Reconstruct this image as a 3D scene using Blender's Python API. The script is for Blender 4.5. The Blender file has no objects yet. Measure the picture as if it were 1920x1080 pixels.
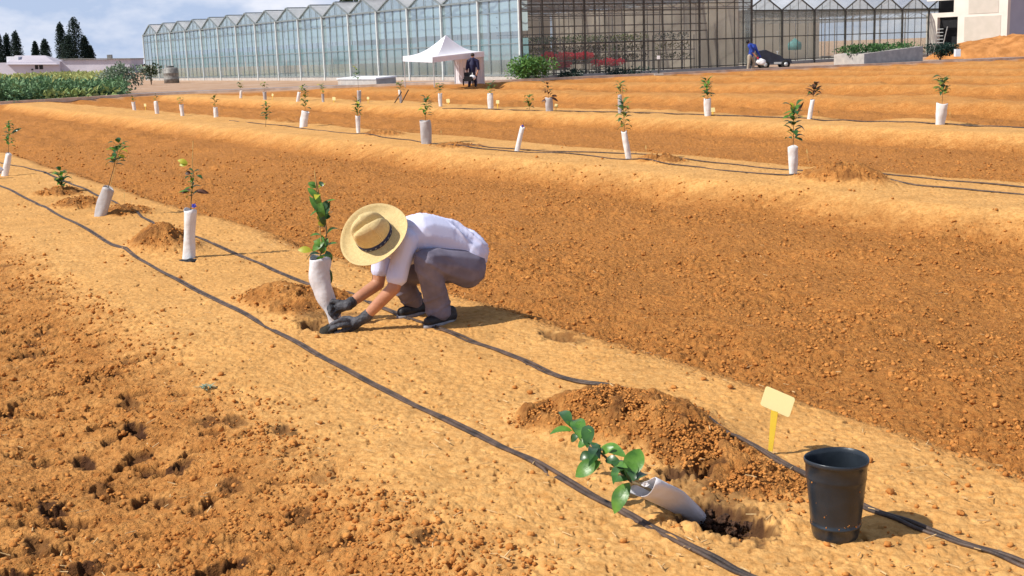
import bpy, math, random
import numpy as np
from mathutils import Vector, Matrix
S = bpy.context.scene
COL = S.collection
rnd = random.Random(7)

# ------------------------------------------------------------------ camera
F = 2300.0                      # focal length in pixels of a 1920 px wide picture
CH = 1.6
PITCH = math.atan(442.5 / F)
ROLL = math.radians(2.0)
cy_, sy_ = math.cos(PITCH), math.sin(PITCH)
fw = np.array([0, cy_, -sy_]); rt0 = np.array([1., 0, 0]); up0 = np.cross(rt0, fw)
c_, s_ = math.cos(ROLL), math.sin(ROLL)
rt = c_ * rt0 - s_ * up0
up = s_ * rt0 + c_ * up0
cam = bpy.data.cameras.new('camera'); cam.sensor_width = 36; cam.lens = 36 * F / 1920
cam.clip_start = 0.1; cam.clip_end = 9000
camo = bpy.data.objects.new('camera', cam); COL.objects.link(camo)
M = Matrix.Identity(4)
for i, v in enumerate((rt, up, -fw)):
    for j in range(3):
        M[j][i] = v[j]
M.translation = (0, 0, CH)
camo.matrix_world = M
S.camera = camo

def ray(px, py): return fw + rt * (px - 960) / F + up * (540 - py) / F
def G(px, py, z=0.0):
    d = ray(px, py); t = (z - CH) / d[2]
    return np.array([d[0] * t, d[1] * t, z])
def W(px, py, Y):
    d = ray(px, py); t = Y / d[1]
    return np.array([d[0] * t, Y, CH + d[2] * t])

# ------------------------------------------------------------------ sky and sun
SUN_EL = math.radians(45.5); SUN_AZ = math.radians(22)      # light travels right and a little away
w = bpy.data.worlds.new('World'); S.world = w; w.use_nodes = True
nt = w.node_tree; N = nt.nodes; L = nt.links; N.clear()
out = N.new('ShaderNodeOutputWorld'); bg = N.new('ShaderNodeBackground'); bg.inputs[1].default_value = 0.088
sky = N.new('ShaderNodeTexSky'); sky.sky_type = 'NISHITA'; sky.sun_disc = False
sky.sun_elevation = SUN_EL; sky.sun_rotation = math.radians(-112) ; sky.air_density = 1.2; sky.dust_density = 1.0; sky.ozone_density = 3.0
tc = N.new('ShaderNodeTexCoord'); mp = N.new('ShaderNodeMapping'); mp.inputs['Scale'].default_value = (7, 7, 15)
nz = N.new('ShaderNodeTexNoise'); nz.inputs['Scale'].default_value = 1.0; nz.inputs['Detail'].default_value = 6; nz.inputs['Roughness'].default_value = .55
rp = N.new('ShaderNodeValToRGB'); rp.color_ramp.elements[0].position = .50; rp.color_ramp.elements[1].position = .70
mx = N.new('ShaderNodeMix'); mx.data_type = 'RGBA'; mx.inputs[7].default_value = (10.8, 10.8, 11.4, 1)
L.new(tc.outputs['Generated'], mp.inputs[0]); L.new(mp.outputs[0], nz.inputs[0]); L.new(nz.outputs[0], rp.inputs[0])
L.new(rp.outputs[0], mx.inputs[0]); tint = N.new('ShaderNodeMix'); tint.data_type = 'RGBA'; tint.blend_type = 'MULTIPLY'; tint.inputs[0].default_value = 1; tint.inputs[7].default_value = (1.0, .98, 1.02, 1); L.new(sky.outputs[0], tint.inputs[6]); sx = N.new('ShaderNodeSeparateXYZ'); L.new(tc.outputs['Generated'], sx.inputs[0])
hr = N.new('ShaderNodeMapRange'); hr.inputs[1].default_value = .05; hr.inputs[2].default_value = .45; hr.inputs[3].default_value = .92; hr.inputs[4].default_value = 0; L.new(sx.outputs[2], hr.inputs[0])
hm_ = N.new('ShaderNodeMix'); hm_.data_type = 'RGBA'; hm_.inputs[7].default_value = (5.3, 6.6, 9.2, 1); L.new(hr.outputs[0], hm_.inputs[0]); L.new(tint.outputs[2], hm_.inputs[6]); L.new(hm_.outputs[2], mx.inputs[6]); L.new(mx.outputs[2], bg.inputs[0]); L.new(bg.outputs[0], out.inputs[0])
sl = bpy.data.lights.new('sun', 'SUN'); sl.energy = 5.0; sl.angle = math.radians(.5); sl.color = (1, .95, .85)
so = bpy.data.objects.new('sun', sl); COL.objects.link(so)
ldir = Vector((math.cos(SUN_EL) * math.cos(SUN_AZ), math.cos(SUN_EL) * math.sin(SUN_AZ), -math.sin(SUN_EL)))
so.rotation_euler = ldir.to_track_quat('-Z', 'Y').to_euler(); so.location = (-20, -10, 40)
S.view_settings.view_transform = 'Standard'; S.view_settings.look = 'None'
S.view_settings.exposure = 0.1; S.view_settings.gamma = 1
S.cycles.max_bounces = 8; S.cycles.transparent_max_bounces = 24

# ------------------------------------------------------------------ materials
def newmat(name):
    m = bpy.data.materials.new(name); m.use_nodes = True
    return m, m.node_tree.nodes, m.node_tree.links, m.node_tree.nodes['Principled BSDF']
def pm(name, c1, c2=None, rough=.7, scale=8., bump=.0, bscale=None, spec=.4, metal=0., trans=0., detail=5, stretch=None, bdist=.01):
    m, n, l, b = newmat(name)
    b.inputs['Roughness'].default_value = rough; b.inputs['Metallic'].default_value = metal
    b.inputs['Specular IOR Level'].default_value = spec
    c2 = c2 or tuple(x * .75 for x in c1)
    t = n.new('ShaderNodeTexCoord'); mpn = n.new('ShaderNodeMapping')
    if stretch: mpn.inputs['Scale'].default_value = stretch
    l.new(t.outputs['Object'], mpn.inputs[0])
    a = n.new('ShaderNodeTexNoise'); a.inputs['Scale'].default_value = scale; a.inputs['Detail'].default_value = detail
    l.new(mpn.outputs[0], a.inputs[0])
    r = n.new('ShaderNodeValToRGB'); r.color_ramp.elements[0].position = .36; r.color_ramp.elements[1].position = .66
    r.color_ramp.elements[0].color = (*c2, 1); r.color_ramp.elements[1].color = (*c1, 1)
    l.new(a.outputs[0], r.inputs[0]); l.new(r.outputs[0], b.inputs['Base Color'])
    if bump:
        q = n.new('ShaderNodeTexNoise'); q.inputs['Scale'].default_value = bscale or scale * 4; q.inputs['Detail'].default_value = 5
        l.new(mpn.outputs[0], q.inputs[0])
        u = n.new('ShaderNodeBump'); u.inputs['Strength'].default_value = bump; u.inputs['Distance'].default_value = bdist
        l.new(q.outputs[0], u.inputs['Height']); l.new(u.outputs[0], b.inputs['Normal'])
    if trans:
        tl = n.new('ShaderNodeBsdfTranslucent'); l.new(r.outputs[0], tl.inputs[0])
        ms = n.new('ShaderNodeMixShader'); ms.inputs[0].default_value = trans
        o = n['Material Output']; l.new(b.outputs[0], ms.inputs[1]); l.new(tl.outputs[0], ms.inputs[2]); l.new(ms.outputs[0], o.inputs[0])
    return m

def soilmat():
    m, n, l, b = newmat('soil'); b.inputs['Roughness'].default_value = .95; b.inputs['Specular IOR Level'].default_value = .12
    at = n.new('ShaderNodeAttribute'); at.attribute_name = 'soil'
    sep = n.new('ShaderNodeSeparateColor'); l.new(at.outputs['Color'], sep.inputs[0])
    t = n.new('ShaderNodeTexCoord')
    def noise(sc, det=6, ro=.6):
        a = n.new('ShaderNodeTexNoise'); a.inputs['Scale'].default_value = sc; a.inputs['Detail'].default_value = det; a.inputs['Roughness'].default_value = ro
        l.new(t.outputs['Object'], a.inputs[0]); return a.outputs[0]
    def mix(f, c1, c2):
        x = n.new('ShaderNodeMix'); x.data_type = 'RGBA'
        if isinstance(f, float): x.inputs[0].default_value = f
        else: l.new(f, x.inputs[0])
        for k, c in ((6, c1), (7, c2)):
            if isinstance(c, tuple): x.inputs[k].default_value = (*c, 1)
            else: l.new(c, x.inputs[k])
        return x.outputs[2]
    def ramp(s, a, c):
        r = n.new('ShaderNodeMapRange'); r.inputs[1].default_value = a; r.inputs[2].default_value = c; l.new(s, r.inputs[0]); return r.outputs[0]
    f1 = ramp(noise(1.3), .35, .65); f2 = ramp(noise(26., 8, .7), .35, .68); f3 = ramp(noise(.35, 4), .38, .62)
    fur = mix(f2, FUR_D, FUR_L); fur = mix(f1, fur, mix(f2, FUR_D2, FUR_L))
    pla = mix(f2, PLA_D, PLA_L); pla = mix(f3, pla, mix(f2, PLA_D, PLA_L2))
    mul = n.new('ShaderNodeMath'); mul.operation = 'MULTIPLY_ADD'
    l.new(noise(5., 5), mul.inputs[0]); mul.inputs[1].default_value = 1.0; 
    sb = n.new('ShaderNodeMath'); sb.operation = 'SUBTRACT'; l.new(sep.outputs[0], sb.inputs[0]); sb.inputs[1].default_value = .5
    l.new(sb.outputs[0], mul.inputs[2])
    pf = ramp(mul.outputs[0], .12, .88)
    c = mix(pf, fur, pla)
    hs = n.new('ShaderNodeHueSaturation'); hv = n.new('ShaderNodeMapRange'); hv.inputs[1].default_value = .3; hv.inputs[2].default_value = .7; hv.inputs[3].default_value = .80; hv.inputs[4].default_value = 1.14
    l.new(noise(2.6, 8, .72), hv.inputs[0]); l.new(hv.outputs[0], hs.inputs['Value']); l.new(c, hs.inputs['Color']); c = hs.outputs[0]
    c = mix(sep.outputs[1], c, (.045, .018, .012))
    dust = mix(ramp(noise(.5), .4, .6), (.44, .27, .17), (.52, .36, .26))
    c = mix(sep.outputs[2], c, dust)
    l.new(c, b.inputs['Base Color'])
    u = n.new('ShaderNodeBump'); u.inputs['Distance'].default_value = .022
    st = n.new('ShaderNodeMapRange'); st.inputs[3].default_value = 1.0; st.inputs[4].default_value = .38; l.new(pf, st.inputs[0]); l.new(st.outputs[0], u.inputs['Strength'])
    ad = n.new('ShaderNodeMath'); ad.operation = 'ADD'; l.new(noise(75., 4), ad.inputs[0]); l.new(noise(30., 6, .75), ad.inputs[1])
    vo = n.new('ShaderNodeTexVoronoi'); vo.inputs['Scale'].default_value = 26.; vo.inputs['Randomness'].default_value = 1; l.new(t.outputs['Object'], vo.inputs[0])
    a2 = n.new('ShaderNodeMath'); a2.operation = 'MULTIPLY_ADD'; l.new(vo.outputs[0], a2.inputs[0]); a2.inputs[1].default_value = -.75; l.new(ad.outputs[0], a2.inputs[2])
    l.new(a2.outputs[0], u.inputs['Height']); l.new(u.outputs[0], b.inputs['Normal'])
    return m
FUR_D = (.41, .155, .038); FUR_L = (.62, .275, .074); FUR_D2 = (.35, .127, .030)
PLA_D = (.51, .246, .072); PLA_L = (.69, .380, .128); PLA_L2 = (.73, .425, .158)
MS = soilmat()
mat = {}
mat['clod'] = pm('clod', (.57, .250, .068), (.40, .153, .038), .95, 9, .8, 60, spec=.1)
mat['straw_bit'] = pm('straw_bit', (.75, .52, .26), (.5, .32, .14), .9, 30)
mat['pipe'] = pm('pipe', (.11, .070, .052), (.035, .025, .021), .55, 14, .3, 90, stretch=(1, 1, 1))
mat['pot'] = pm('pot', (.026, .034, .046), (.013, .018, .025), .30, 7, .35, 14, spec=.5)
mat['potdust'] = pm('potdust', (.09, .075, .06), (.03, .03, .032), .7, 20)
mat['tag'] = pm('tag', (.95, .90, .55), (.93, .87, .50), .45, 4, trans=.45)
mat['tagstem'] = pm('tagstem', (.90, .72, .10), (.85, .62, .06), .5, 6, trans=.4)
mat['tube'] = pm('tube', (.86, .87, .90), (.74, .71, .70), .42, 5, .6, 11, trans=.12, bdist=.02)
mat['tubemid'] = pm('tubemid', (.80, .80, .85), (.70, .69, .73), .45, 4, .6, 10, trans=.1, bdist=.02)
mat['tubegrey'] = pm('tubegrey', (.52, .50, .51), (.43, .41, .42), .55, 5, .5, 11, trans=.1, bdist=.02)
mat['leaf'] = pm('leaf', (.14, .31, .04), (.045, .15, .02), .38, 14, .15, 60, spec=.6, trans=.22)
mat['leafdark'] = pm('leafdark', (.05, .14, .030), (.018, .065, .018), .34, 14, spec=.6, trans=.16)
mat['leafyel'] = pm('leafyel', (.55, .52, .05), (.35, .42, .04), .45, 10, trans=.3)
mat['leafbrown'] = pm('leafbrown', (.12, .05, .03), (.06, .025, .015), .6, 10, trans=.1)
mat['leafolive'] = pm('leafolive', (.22, .27, .05), (.11, .15, .03), .45, 10, trans=.2)
mat['stem'] = pm('stem', (.17, .12, .06), (.09, .07, .035), .8, 40)
mat['cane'] = pm('cane', (.55, .38, .14), (.42, .28, .1), .7, 30)
mat['tie'] = pm('tie', (.06, .09, .62), (.04, .05, .42), .45, 20)
mat['peat'] = pm('peat', (.10, .045, .022), (.025, .013, .008), .95, 40, .6, 90)
mat['blackmat'] = pm('blackmat', (.012, .013, .017), None, .5, 20)
mat['skin'] = pm('skin', (.50, .245, .145), (.42, .19, .11), .5, 14, .15, 60, spec=.4)
mat['hair'] = pm('hair', (.03, .02, .015), None, .6, 40, .5, 90, stretch=(1, 1, 6))
mat['glove'] = pm('glove', (.085, .085, .10), (.018, .02, .028), .65, 18, .6, 90)
mat['shoe'] = pm('shoe', (.028, .028, .034), (.014, .014, .018), .55, 20, .3, 80)
mat['sole'] = pm('sole', (.34, .33, .35), (.24, .23, .25), .7, 20)
mat['navy'] = pm('navy', (.012, .014, .06), None, .7, 12)
mat['blue'] = pm('blue', (.03, .085, .48), (.02, .05, .3), .7, 8)
mat['beige'] = pm('beige', (.42, .36, .28), None, .8, 8)
mat['postwhite'] = pm('postwhite', (.62, .66, .66), (.50, .54, .55), .5, 5)
mat['white'] = pm('white', (.80, .80, .82), (.70, .70, .73), .55, 5)
mat['canopy'] = pm('canopy', (.84, .84, .90), (.78, .78, .86), .6, 2, .15, 3, trans=.10)
mat['metal'] = pm('metal', (.58, .60, .60), (.46, .48, .49), .45, 8, metal=.3)
mat['frame'] = pm('frame', (.105, .10, .085), (.05, .05, .045), .6, 6)
mat['framelight'] = pm('framelight', (.24, .27, .28), (.15, .18, .19), .5, 6)
mat['frametruss'] = pm('frametruss', (.30, .29, .27), (.17, .16, .15), .5, 6)
mat['concrete'] = pm('concrete', (.50, .46, .42), (.38, .35, .33), .9, 3, .3, 20)
mat['curb'] = pm('curb', (.74, .60, .48), (.55, .42, .32), .9, 2, .3, 20)
mat['asphalt'] = pm('asphalt', (.26, .22, .23), (.20, .17, .18), .9, .6, .3, 20)
mat['render'] = pm('render', (.72, .66, .60), (.66, .60, .54), .9, .8, .1, 20)
mat['rendershade'] = pm('rendershade', (.40, .42, .52), (.36, .38, .48), .9, .8, .1, 20)  # side wall facing away from the sun, its shade put into the colour
mat['panel'] = pm('panel', (.55, .49, .43), (.5, .45, .39), .8, 1.5)
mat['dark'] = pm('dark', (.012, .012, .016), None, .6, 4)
mat['whitewash'] = pm('whitewash', (.62, .60, .68), (.52, .50, .58), .9, .3)
mat['roofpale'] = pm('roofpale', (.50, .46, .52), (.44, .40, .46), .9, .3)
mat['cypress'] = pm('cypress', (.020, .048, .030), (.008, .020, .016), .8, 2)
mat['tree'] = pm('tree', (.075, .11, .035), (.03, .05, .02), .8, 2, trans=.1)
mat['bush'] = pm('bush', (.085, .20, .045), (.025, .08, .03), .6, 3, trans=.15)
mat['bushbright'] = pm('bushbright', (.17, .34, .07), (.05, .15, .04), .6, 3, trans=.2)  # brighter green than the other bushes
mat['bushdark'] = pm('bushdark', (.018, .06, .04), (.008, .03, .025), .7, 3, trans=.05)
mat['crop'] = pm('crop', (.46, .47, .18), (.24, .32, .10), .8, .8, trans=.2)
mat['cropgreen'] = pm('cropgreen', (.20, .33, .15), (.08, .17, .08), .7, 1.2, trans=.15)
mat['greyleaf'] = pm('greyleaf', (.30, .37, .26), (.17, .22, .16), .8, 1.5, trans=.1)
mat['bark'] = pm('bark', (.10, .07, .05), None, .9, 8)
mat['pink'] = pm('pink', (.95, .05, .13), (.85, .04, .10), .6, 6, trans=.5)
mat['bench'] = pm('bench', (.20, .19, .17), (.09, .09, .085), .7, 4)
mat['screen'] = pm('screen', (.72, .64, .55), (.46, .40, .34), .9, .35, trans=.4, detail=7)
mat['floor'] = pm('floor', (.72, .68, .60), (.60, .56, .5), .9, .5)
mat['cream'] = pm('cream', (.66, .58, .46), (.58, .50, .40), .9, .6)
mat['turq'] = pm('turq', (.14, .36, .35), None, .6, 3)
mat['pile'] = pm('pile', (.56, .25, .085), (.36, .15, .045), .95, 1.5, .8, 6, spec=.1, bdist=.1)
mat['vehicle'] = pm('vehicle', (.028, .036, .055), (.018, .022, .035), .4, 4)
mat['tyre'] = pm('tyre', (.015, .015, .016), None, .85, 10)

def glassmat(name, col, tcol, opac, refl=1., tl_=0.):
    m, n, l, b = newmat(name)
    o = n['Material Output']
    df = n.new('ShaderNodeBsdfDiffuse'); tr = n.new('ShaderNodeBsdfTransparent'); gl = n.new('ShaderNodeBsdfGlossy')
    tc = n.new('ShaderNodeTexCoord'); no = n.new('ShaderNodeTexNoise'); no.inputs['Scale'].default_value = .9; no.inputs['Detail'].default_value = 6
    mpp = n.new('ShaderNodeMapping'); mpp.inputs['Scale'].default_value = (1, 1, .35); l.new(tc.outputs['Object'], mpp.inputs[0]); l.new(mpp.outputs[0], no.inputs[0])
    mr = n.new('ShaderNodeMapRange'); mr.inputs[1].default_value = .35; mr.inputs[2].default_value = .65; mr.inputs[3].default_value = opac * .75; mr.inputs[4].default_value = min(.97, opac * 1.25)
    l.new(no.outputs[0], mr.inputs[0])
    df.inputs[0].default_value = (*col, 1); tr.inputs[0].default_value = (*tcol, 1); gl.inputs['Roughness'].default_value = .12; gl.inputs[0].default_value = (.9, .95, .97, 1)
    m1 = n.new('ShaderNodeMixShader'); l.new(mr.outputs[0], m1.inputs[0]); l.new(tr.outputs[0], m1.inputs[1]); tn = n.new('ShaderNodeBsdfTranslucent'); tn.inputs[0].default_value = (*col, 1); md_ = n.new('ShaderNodeMixShader'); md_.inputs[0].default_value = tl_; l.new(df.outputs[0], md_.inputs[1]); l.new(tn.outputs[0], md_.inputs[2]); l.new(md_.outputs[0], m1.inputs[2])
    fr = n.new('ShaderNodeFresnel'); fr.inputs[0].default_value = 1.4; fm = n.new('ShaderNodeMath'); fm.operation = 'MULTIPLY'; fm.inputs[1].default_value = refl; l.new(fr.outputs[0], fm.inputs[0])
    m2 = n.new('ShaderNodeMixShader'); l.new(fm.outputs[0], m2.inputs[0]); l.new(m1.outputs[0], m2.inputs[1]); l.new(gl.outputs[0], m2.inputs[2])
    l.new(m2.outputs[0], o.inputs[0]); n.remove(b)
    return m
mat['glass_teal'] = glassmat('glass_teal', (.36, .45, .48), (.82, .93, .94), .42, .35, .3)  # teal-grey, more opaque glass of the pale gable wall
mat['glass'] = glassmat('glass', (.56, .54, .49), (.95, .95, .92), .20, .5)
mat['net_pale'] = pm('net_pale', (.66, .73, .76), (.54, .62, .66), .8, .5, stretch=(1, 1, .3))
mat['net_teal'] = pm('net_teal', (.30, .47, .50), (.20, .35, .38), .8, .7, stretch=(1, 1, .3))
mat['glass_roof'] = glassmat('glass_roof', (.88, .88, .92), (.96, .98, .98), .45, .5, .5)

def strawmat():
    m, n, l, b = newmat('straw'); b.inputs['Roughness'].default_value = .75
    t = n.new('ShaderNodeTexCoord')
    wv = n.new('ShaderNodeTexWave'); wv.wave_type = 'RINGS'; wv.rings_direction = 'Z'; wv.inputs['Scale'].default_value = 200; wv.inputs['Distortion'].default_value = .8
    l.new(t.outputs['Object'], wv.inputs[0])
    no = n.new('ShaderNodeTexNoise'); no.inputs['Scale'].default_value = 60; l.new(t.outputs['Object'], no.inputs[0])
    r = n.new('ShaderNodeValToRGB'); r.color_ramp.elements[0].color = (.46, .32, .13, 1); r.color_ramp.elements[1].color = (.80, .62, .30, 1)
    r.color_ramp.elements[0].position = .2; r.color_ramp.elements[1].position = .75
    mm = n.new('ShaderNodeMath'); mm.operation = 'ADD'; l.new(wv.outputs[1], mm.inputs[0]); l.new(no.outputs[0], mm.inputs[1])
    m2 = n.new('ShaderNodeMath'); m2.operation = 'MULTIPLY'; m2.inputs[1].default_value = .6; l.new(mm.outputs[0], m2.inputs[0])
    l.new(m2.outputs[0], r.inputs[0]); l.new(r.outputs[0], b.inputs['Base Color'])
    u = n.new('ShaderNodeBump'); u.inputs['Strength'].default_value = .5; u.inputs['Distance'].default_value = .002; l.new(mm.outputs[0], u.inputs['Height']); l.new(u.outputs[0], b.inputs['Normal'])
    return m
mat['straw'] = strawmat()
mat['shirt'] = pm('shirt', (.70, .72, .93), (.65, .67, .90), .85, 4, .25, 300, spec=.2)
mat['trousers'] = pm('trousers', (.225, .205, .265), (.165, .15, .20), .85, 12, .3, 300, spec=.2)
mat['band'] = pm('band', (.018, .028, .10), None, .6, 20)
mat['bandmark'] = pm('bandmark', (.45, .47, .55), None, .6, 20)

# ------------------------------------------------------------------ mesh helpers
class MB:
    def __init__(s): s.v = []; s.f = []; s.m = []; s.mi = 0
    def add(s, vs, fs):
        o = len(s.v); s.v.extend([tuple(map(float, v)) for v in vs]); s.f.extend([tuple(i + o for i in f) for f in fs]); s.m.extend([s.mi] * len(fs)); return s
    def hexa(s, p):          # 8 corners: bottom 4 then top 4
        return s.add(p, [(0, 3, 2, 1), (4, 5, 6, 7), (0, 1, 5, 4), (1, 2, 6, 5), (2, 3, 7, 6), (3, 0, 4, 7)])
    def box(s, c, d, ex=(1, 0, 0), ey=(0, 1, 0)):
        c = np.array(c, float); ex = np.array(ex, float); ey = np.array(ey, float); ez = np.cross(ex, ey)
        P = []
        for z in (-.5, .5):
            for x, y in ((-.5, -.5), (.5, -.5), (.5, .5), (-.5, .5)):
                P.append(c + ex * x * d[0] + ey * y * d[1] + ez * z * d[2])
        return s.hexa(P)
    def bar(s, a, b, r, n=4, r2=None):
        return s.tube([a, b], [r, r2 if r2 is not None else r], n)
    def tube(s, path, rad, n=8, cap=True, ell=1.0):
        path = [np.array(p, float) for p in path]
        if not hasattr(rad, '__len__'): rad = [rad] * len(path)
        o = len(s.v); k = len(path); ref = None
        for i, p in enumerate(path):
            t = path[min(i + 1, k - 1)] - path[max(i - 1, 0)]; t = t / (np.linalg.norm(t) + 1e-12)
            if ref is None:
                ref = np.array([0, 0, 1.]) if abs(t[2]) < .9 else np.array([1., 0, 0])
            a = ref - t * (ref @ t); a /= np.linalg.norm(a) + 1e-12; b = np.cross(t, a); ref = a
            for j in range(n):
                th = 2 * math.pi * (j + .5) / n
                s.v.append(tuple(p + a * math.cos(th) * rad[i] + b * math.sin(th) * rad[i] * ell))
        for i in range(k - 1):
            for j in range(n):
                j2 = (j + 1) % n
                s.f.append((o + i * n + j, o + i * n + j2, o + (i + 1) * n + j2, o + (i + 1) * n + j)); s.m.append(s.mi)
        if cap:
            s.f.append(tuple(o + j for j in range(n))[::-1]); s.f.append(tuple(o + (k - 1) * n + j for j in range(n))); s.m += [s.mi] * 2
        return s
    def lathe(s, prof, n=32, c=(0, 0, 0), ax=None, fn=None):
        c = np.array(c, float)
        if ax is None: ax = np.eye(3)
        o = len(s.v)
        for i, (r, z) in enumerate(prof):
            for j in range(n):
                th = 2 * math.pi * j / n
                p = np.array([r * math.cos(th), r * math.sin(th), z])
                if fn: p = fn(p, i, th)
                s.v.append(tuple(c + ax[0] * p[0] + ax[1] * p[1] + ax[2] * p[2]))
        for i in range(len(prof) - 1):
            for j in range(n):
                j2 = (j + 1) % n
                s.f.append((o + i * n + j, o + i * n + j2, o + (i + 1) * n + j2, o + (i + 1) * n + j)); s.m.append(s.mi)
        return s
    def leaf(s, base, tip, width, nrm, curl=.15, fold=.25, k=5):
        base = np.array(base, float); tip = np.array(tip, float); t = tip - base; Ln = np.linalg.norm(t) + 1e-9; t /= Ln
        nrm = np.array(nrm, float); nrm = nrm - t * (nrm @ t); nn = np.linalg.norm(nrm)
        if nn < 1e-4: nrm = np.cross(t, [.3, .8, .5]); nn = np.linalg.norm(nrm)
        nrm /= nn; sd = np.cross(t, nrm); vs = []; fs = []
        for i in range(k + 1):
            u = i / k; wd = width * .5 * (math.sin(math.pi * min(1, u * .93 + .05)) ** .8) if 0 < i < k else width * .03
            c = base + t * Ln * u + nrm * curl * Ln * (math.sin(math.pi * u) * .9 - .6 * u * u)
            vs += [c - sd * wd + nrm * wd * fold, c, c + sd * wd + nrm * wd * fold]
        for i in range(k):
            a = i * 3; fs += [(a, a + 1, a + 4, a + 3), (a + 1, a + 2, a + 5, a + 4)]
        return s.add(vs, fs)
    def build(s, name, m, parent=None, smooth=False, world=False):
        me = bpy.data.meshes.new(name)
        v = s.v
        if world and parent is not None:
            lx = parent.location; v = [(a - lx[0], b - lx[1], c - lx[2]) for a, b, c in v]
        me.from_pydata(v, [], s.f); 
        ms = m if isinstance(m, (list, tuple)) else [m]
        for q in ms: me.materials.append(mat[q] if isinstance(q, str) else q)
        if len(ms) > 1: me.polygons.foreach_set('material_index', s.m)
        if smooth: me.polygons.foreach_set('use_smooth', [True] * len(me.polygons))
        me.update()
        o = bpy.data.objects.new(name, me); COL.objects.link(o)
        if parent is not None: o.parent = parent
        return o
def tag(o, label=None, cat=None, group=None, kind=None):
    for k, v in (('label', label), ('category', cat), ('group', group), ('kind', kind)):
        if v: o[k] = v
    return o
def empty(name, loc, label, cat, group=None):
    o = bpy.data.objects.new(name, None); COL.objects.link(o); o.location = tuple(map(float, loc)); o.empty_display_size = .1
    return tag(o, label, cat, group)
def smoothpath(P, sub=6):
    P = [np.array(p, float) for p in P]; R = []
    for i in range(len(P) - 1):
        p0 = P[max(i - 1, 0)]; p1 = P[i]; p2 = P[i + 1]; p3 = P[min(i + 2, len(P) - 1)]
        for k in range(sub):
            t = k / sub
            R.append(.5 * ((2 * p1) + (-p0 + p2) * t + (2 * p0 - 5 * p1 + 4 * p2 - p3) * t * t + (-p0 + 3 * p1 - 3 * p2 + p3) * t ** 3))
    R.append(P[-1]); return R

# ------------------------------------------------------------------ terrain
RA = math.atan(1360 / F)
CA, SA = math.cos(RA), math.sin(RA)
def hsh(ix, iy, seed):
    h = (ix.astype(np.int64) * 374761393 + iy.astype(np.int64) * 668265263 + seed * 982451653) & 0xffffffff
    h = ((h ^ (h >> 13)) * 1274126177) & 0xffffffff; h = ((h ^ (h >> 16)) * 2246822519) & 0xffffffff
    return ((h ^ (h >> 15)) & 0xffffff) / float(0xffffff)
def vn(x, y, seed=0):
    xi = np.floor(x); yi = np.floor(y); fx = x - xi; fy = y - yi; fx = fx * fx * (3 - 2 * fx); fy = fy * fy * (3 - 2 * fy)
    a = hsh(xi, yi, seed); b = hsh(xi + 1, yi, seed); c = hsh(xi, yi + 1, seed); d = hsh(xi + 1, yi + 1, seed)
    return (a * (1 - fx) + b * fx) * (1 - fy) + (c * (1 - fx) + d * fx) * fy
def fbm(x, y, o=4, seed=0):
    r = 0; a = .5; s = 0
    for k in range(o): r = r + a * vn(x * 2 ** k + 13.7 * k, y * 2 ** k + 7.1 * k, seed + k); s += a; a *= .5
    return r / s
def clods(x, y, cell, seed, dens=.7):
    gx = x / cell; gy = y / cell; xi = np.floor(gx); yi = np.floor(gy); best = np.zeros_like(x)
    for dx in (-1, 0, 1):
        for dy in (-1, 0, 1):
            cx = xi + dx; cy = yi + dy
            r = (.22 + .42 * hsh(cx, cy, seed + 2)) * (hsh(cx, cy, seed + 3) < dens)
            d2 = ((gx - cx - hsh(cx, cy, seed)) ** 2 + (gy - cy - hsh(cx, cy, seed + 1)) ** 2)
            best = np.maximum(best, np.sqrt(np.maximum(r * r - d2, 0)))
    return best * cell
sm = lambda t: np.clip(t, 0, 1) ** 2 * (3 - 2 * np.clip(t, 0, 1))
ROW0, ROWD = 2.85, 7.8
CURB = [G(-500, 215), G(0, 195), G(260, 180), G(450, 172), G(760, 160), G(960, 153), G(1400, 133), G(1740, 118), G(1920, 110), G(2300, 90)]
cxs = np.array([p[0] for p in CURB]); cys = np.array([p[1] for p in CURB])
def g2(px, py): p = G(px, py); return p[0], p[1]
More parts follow.
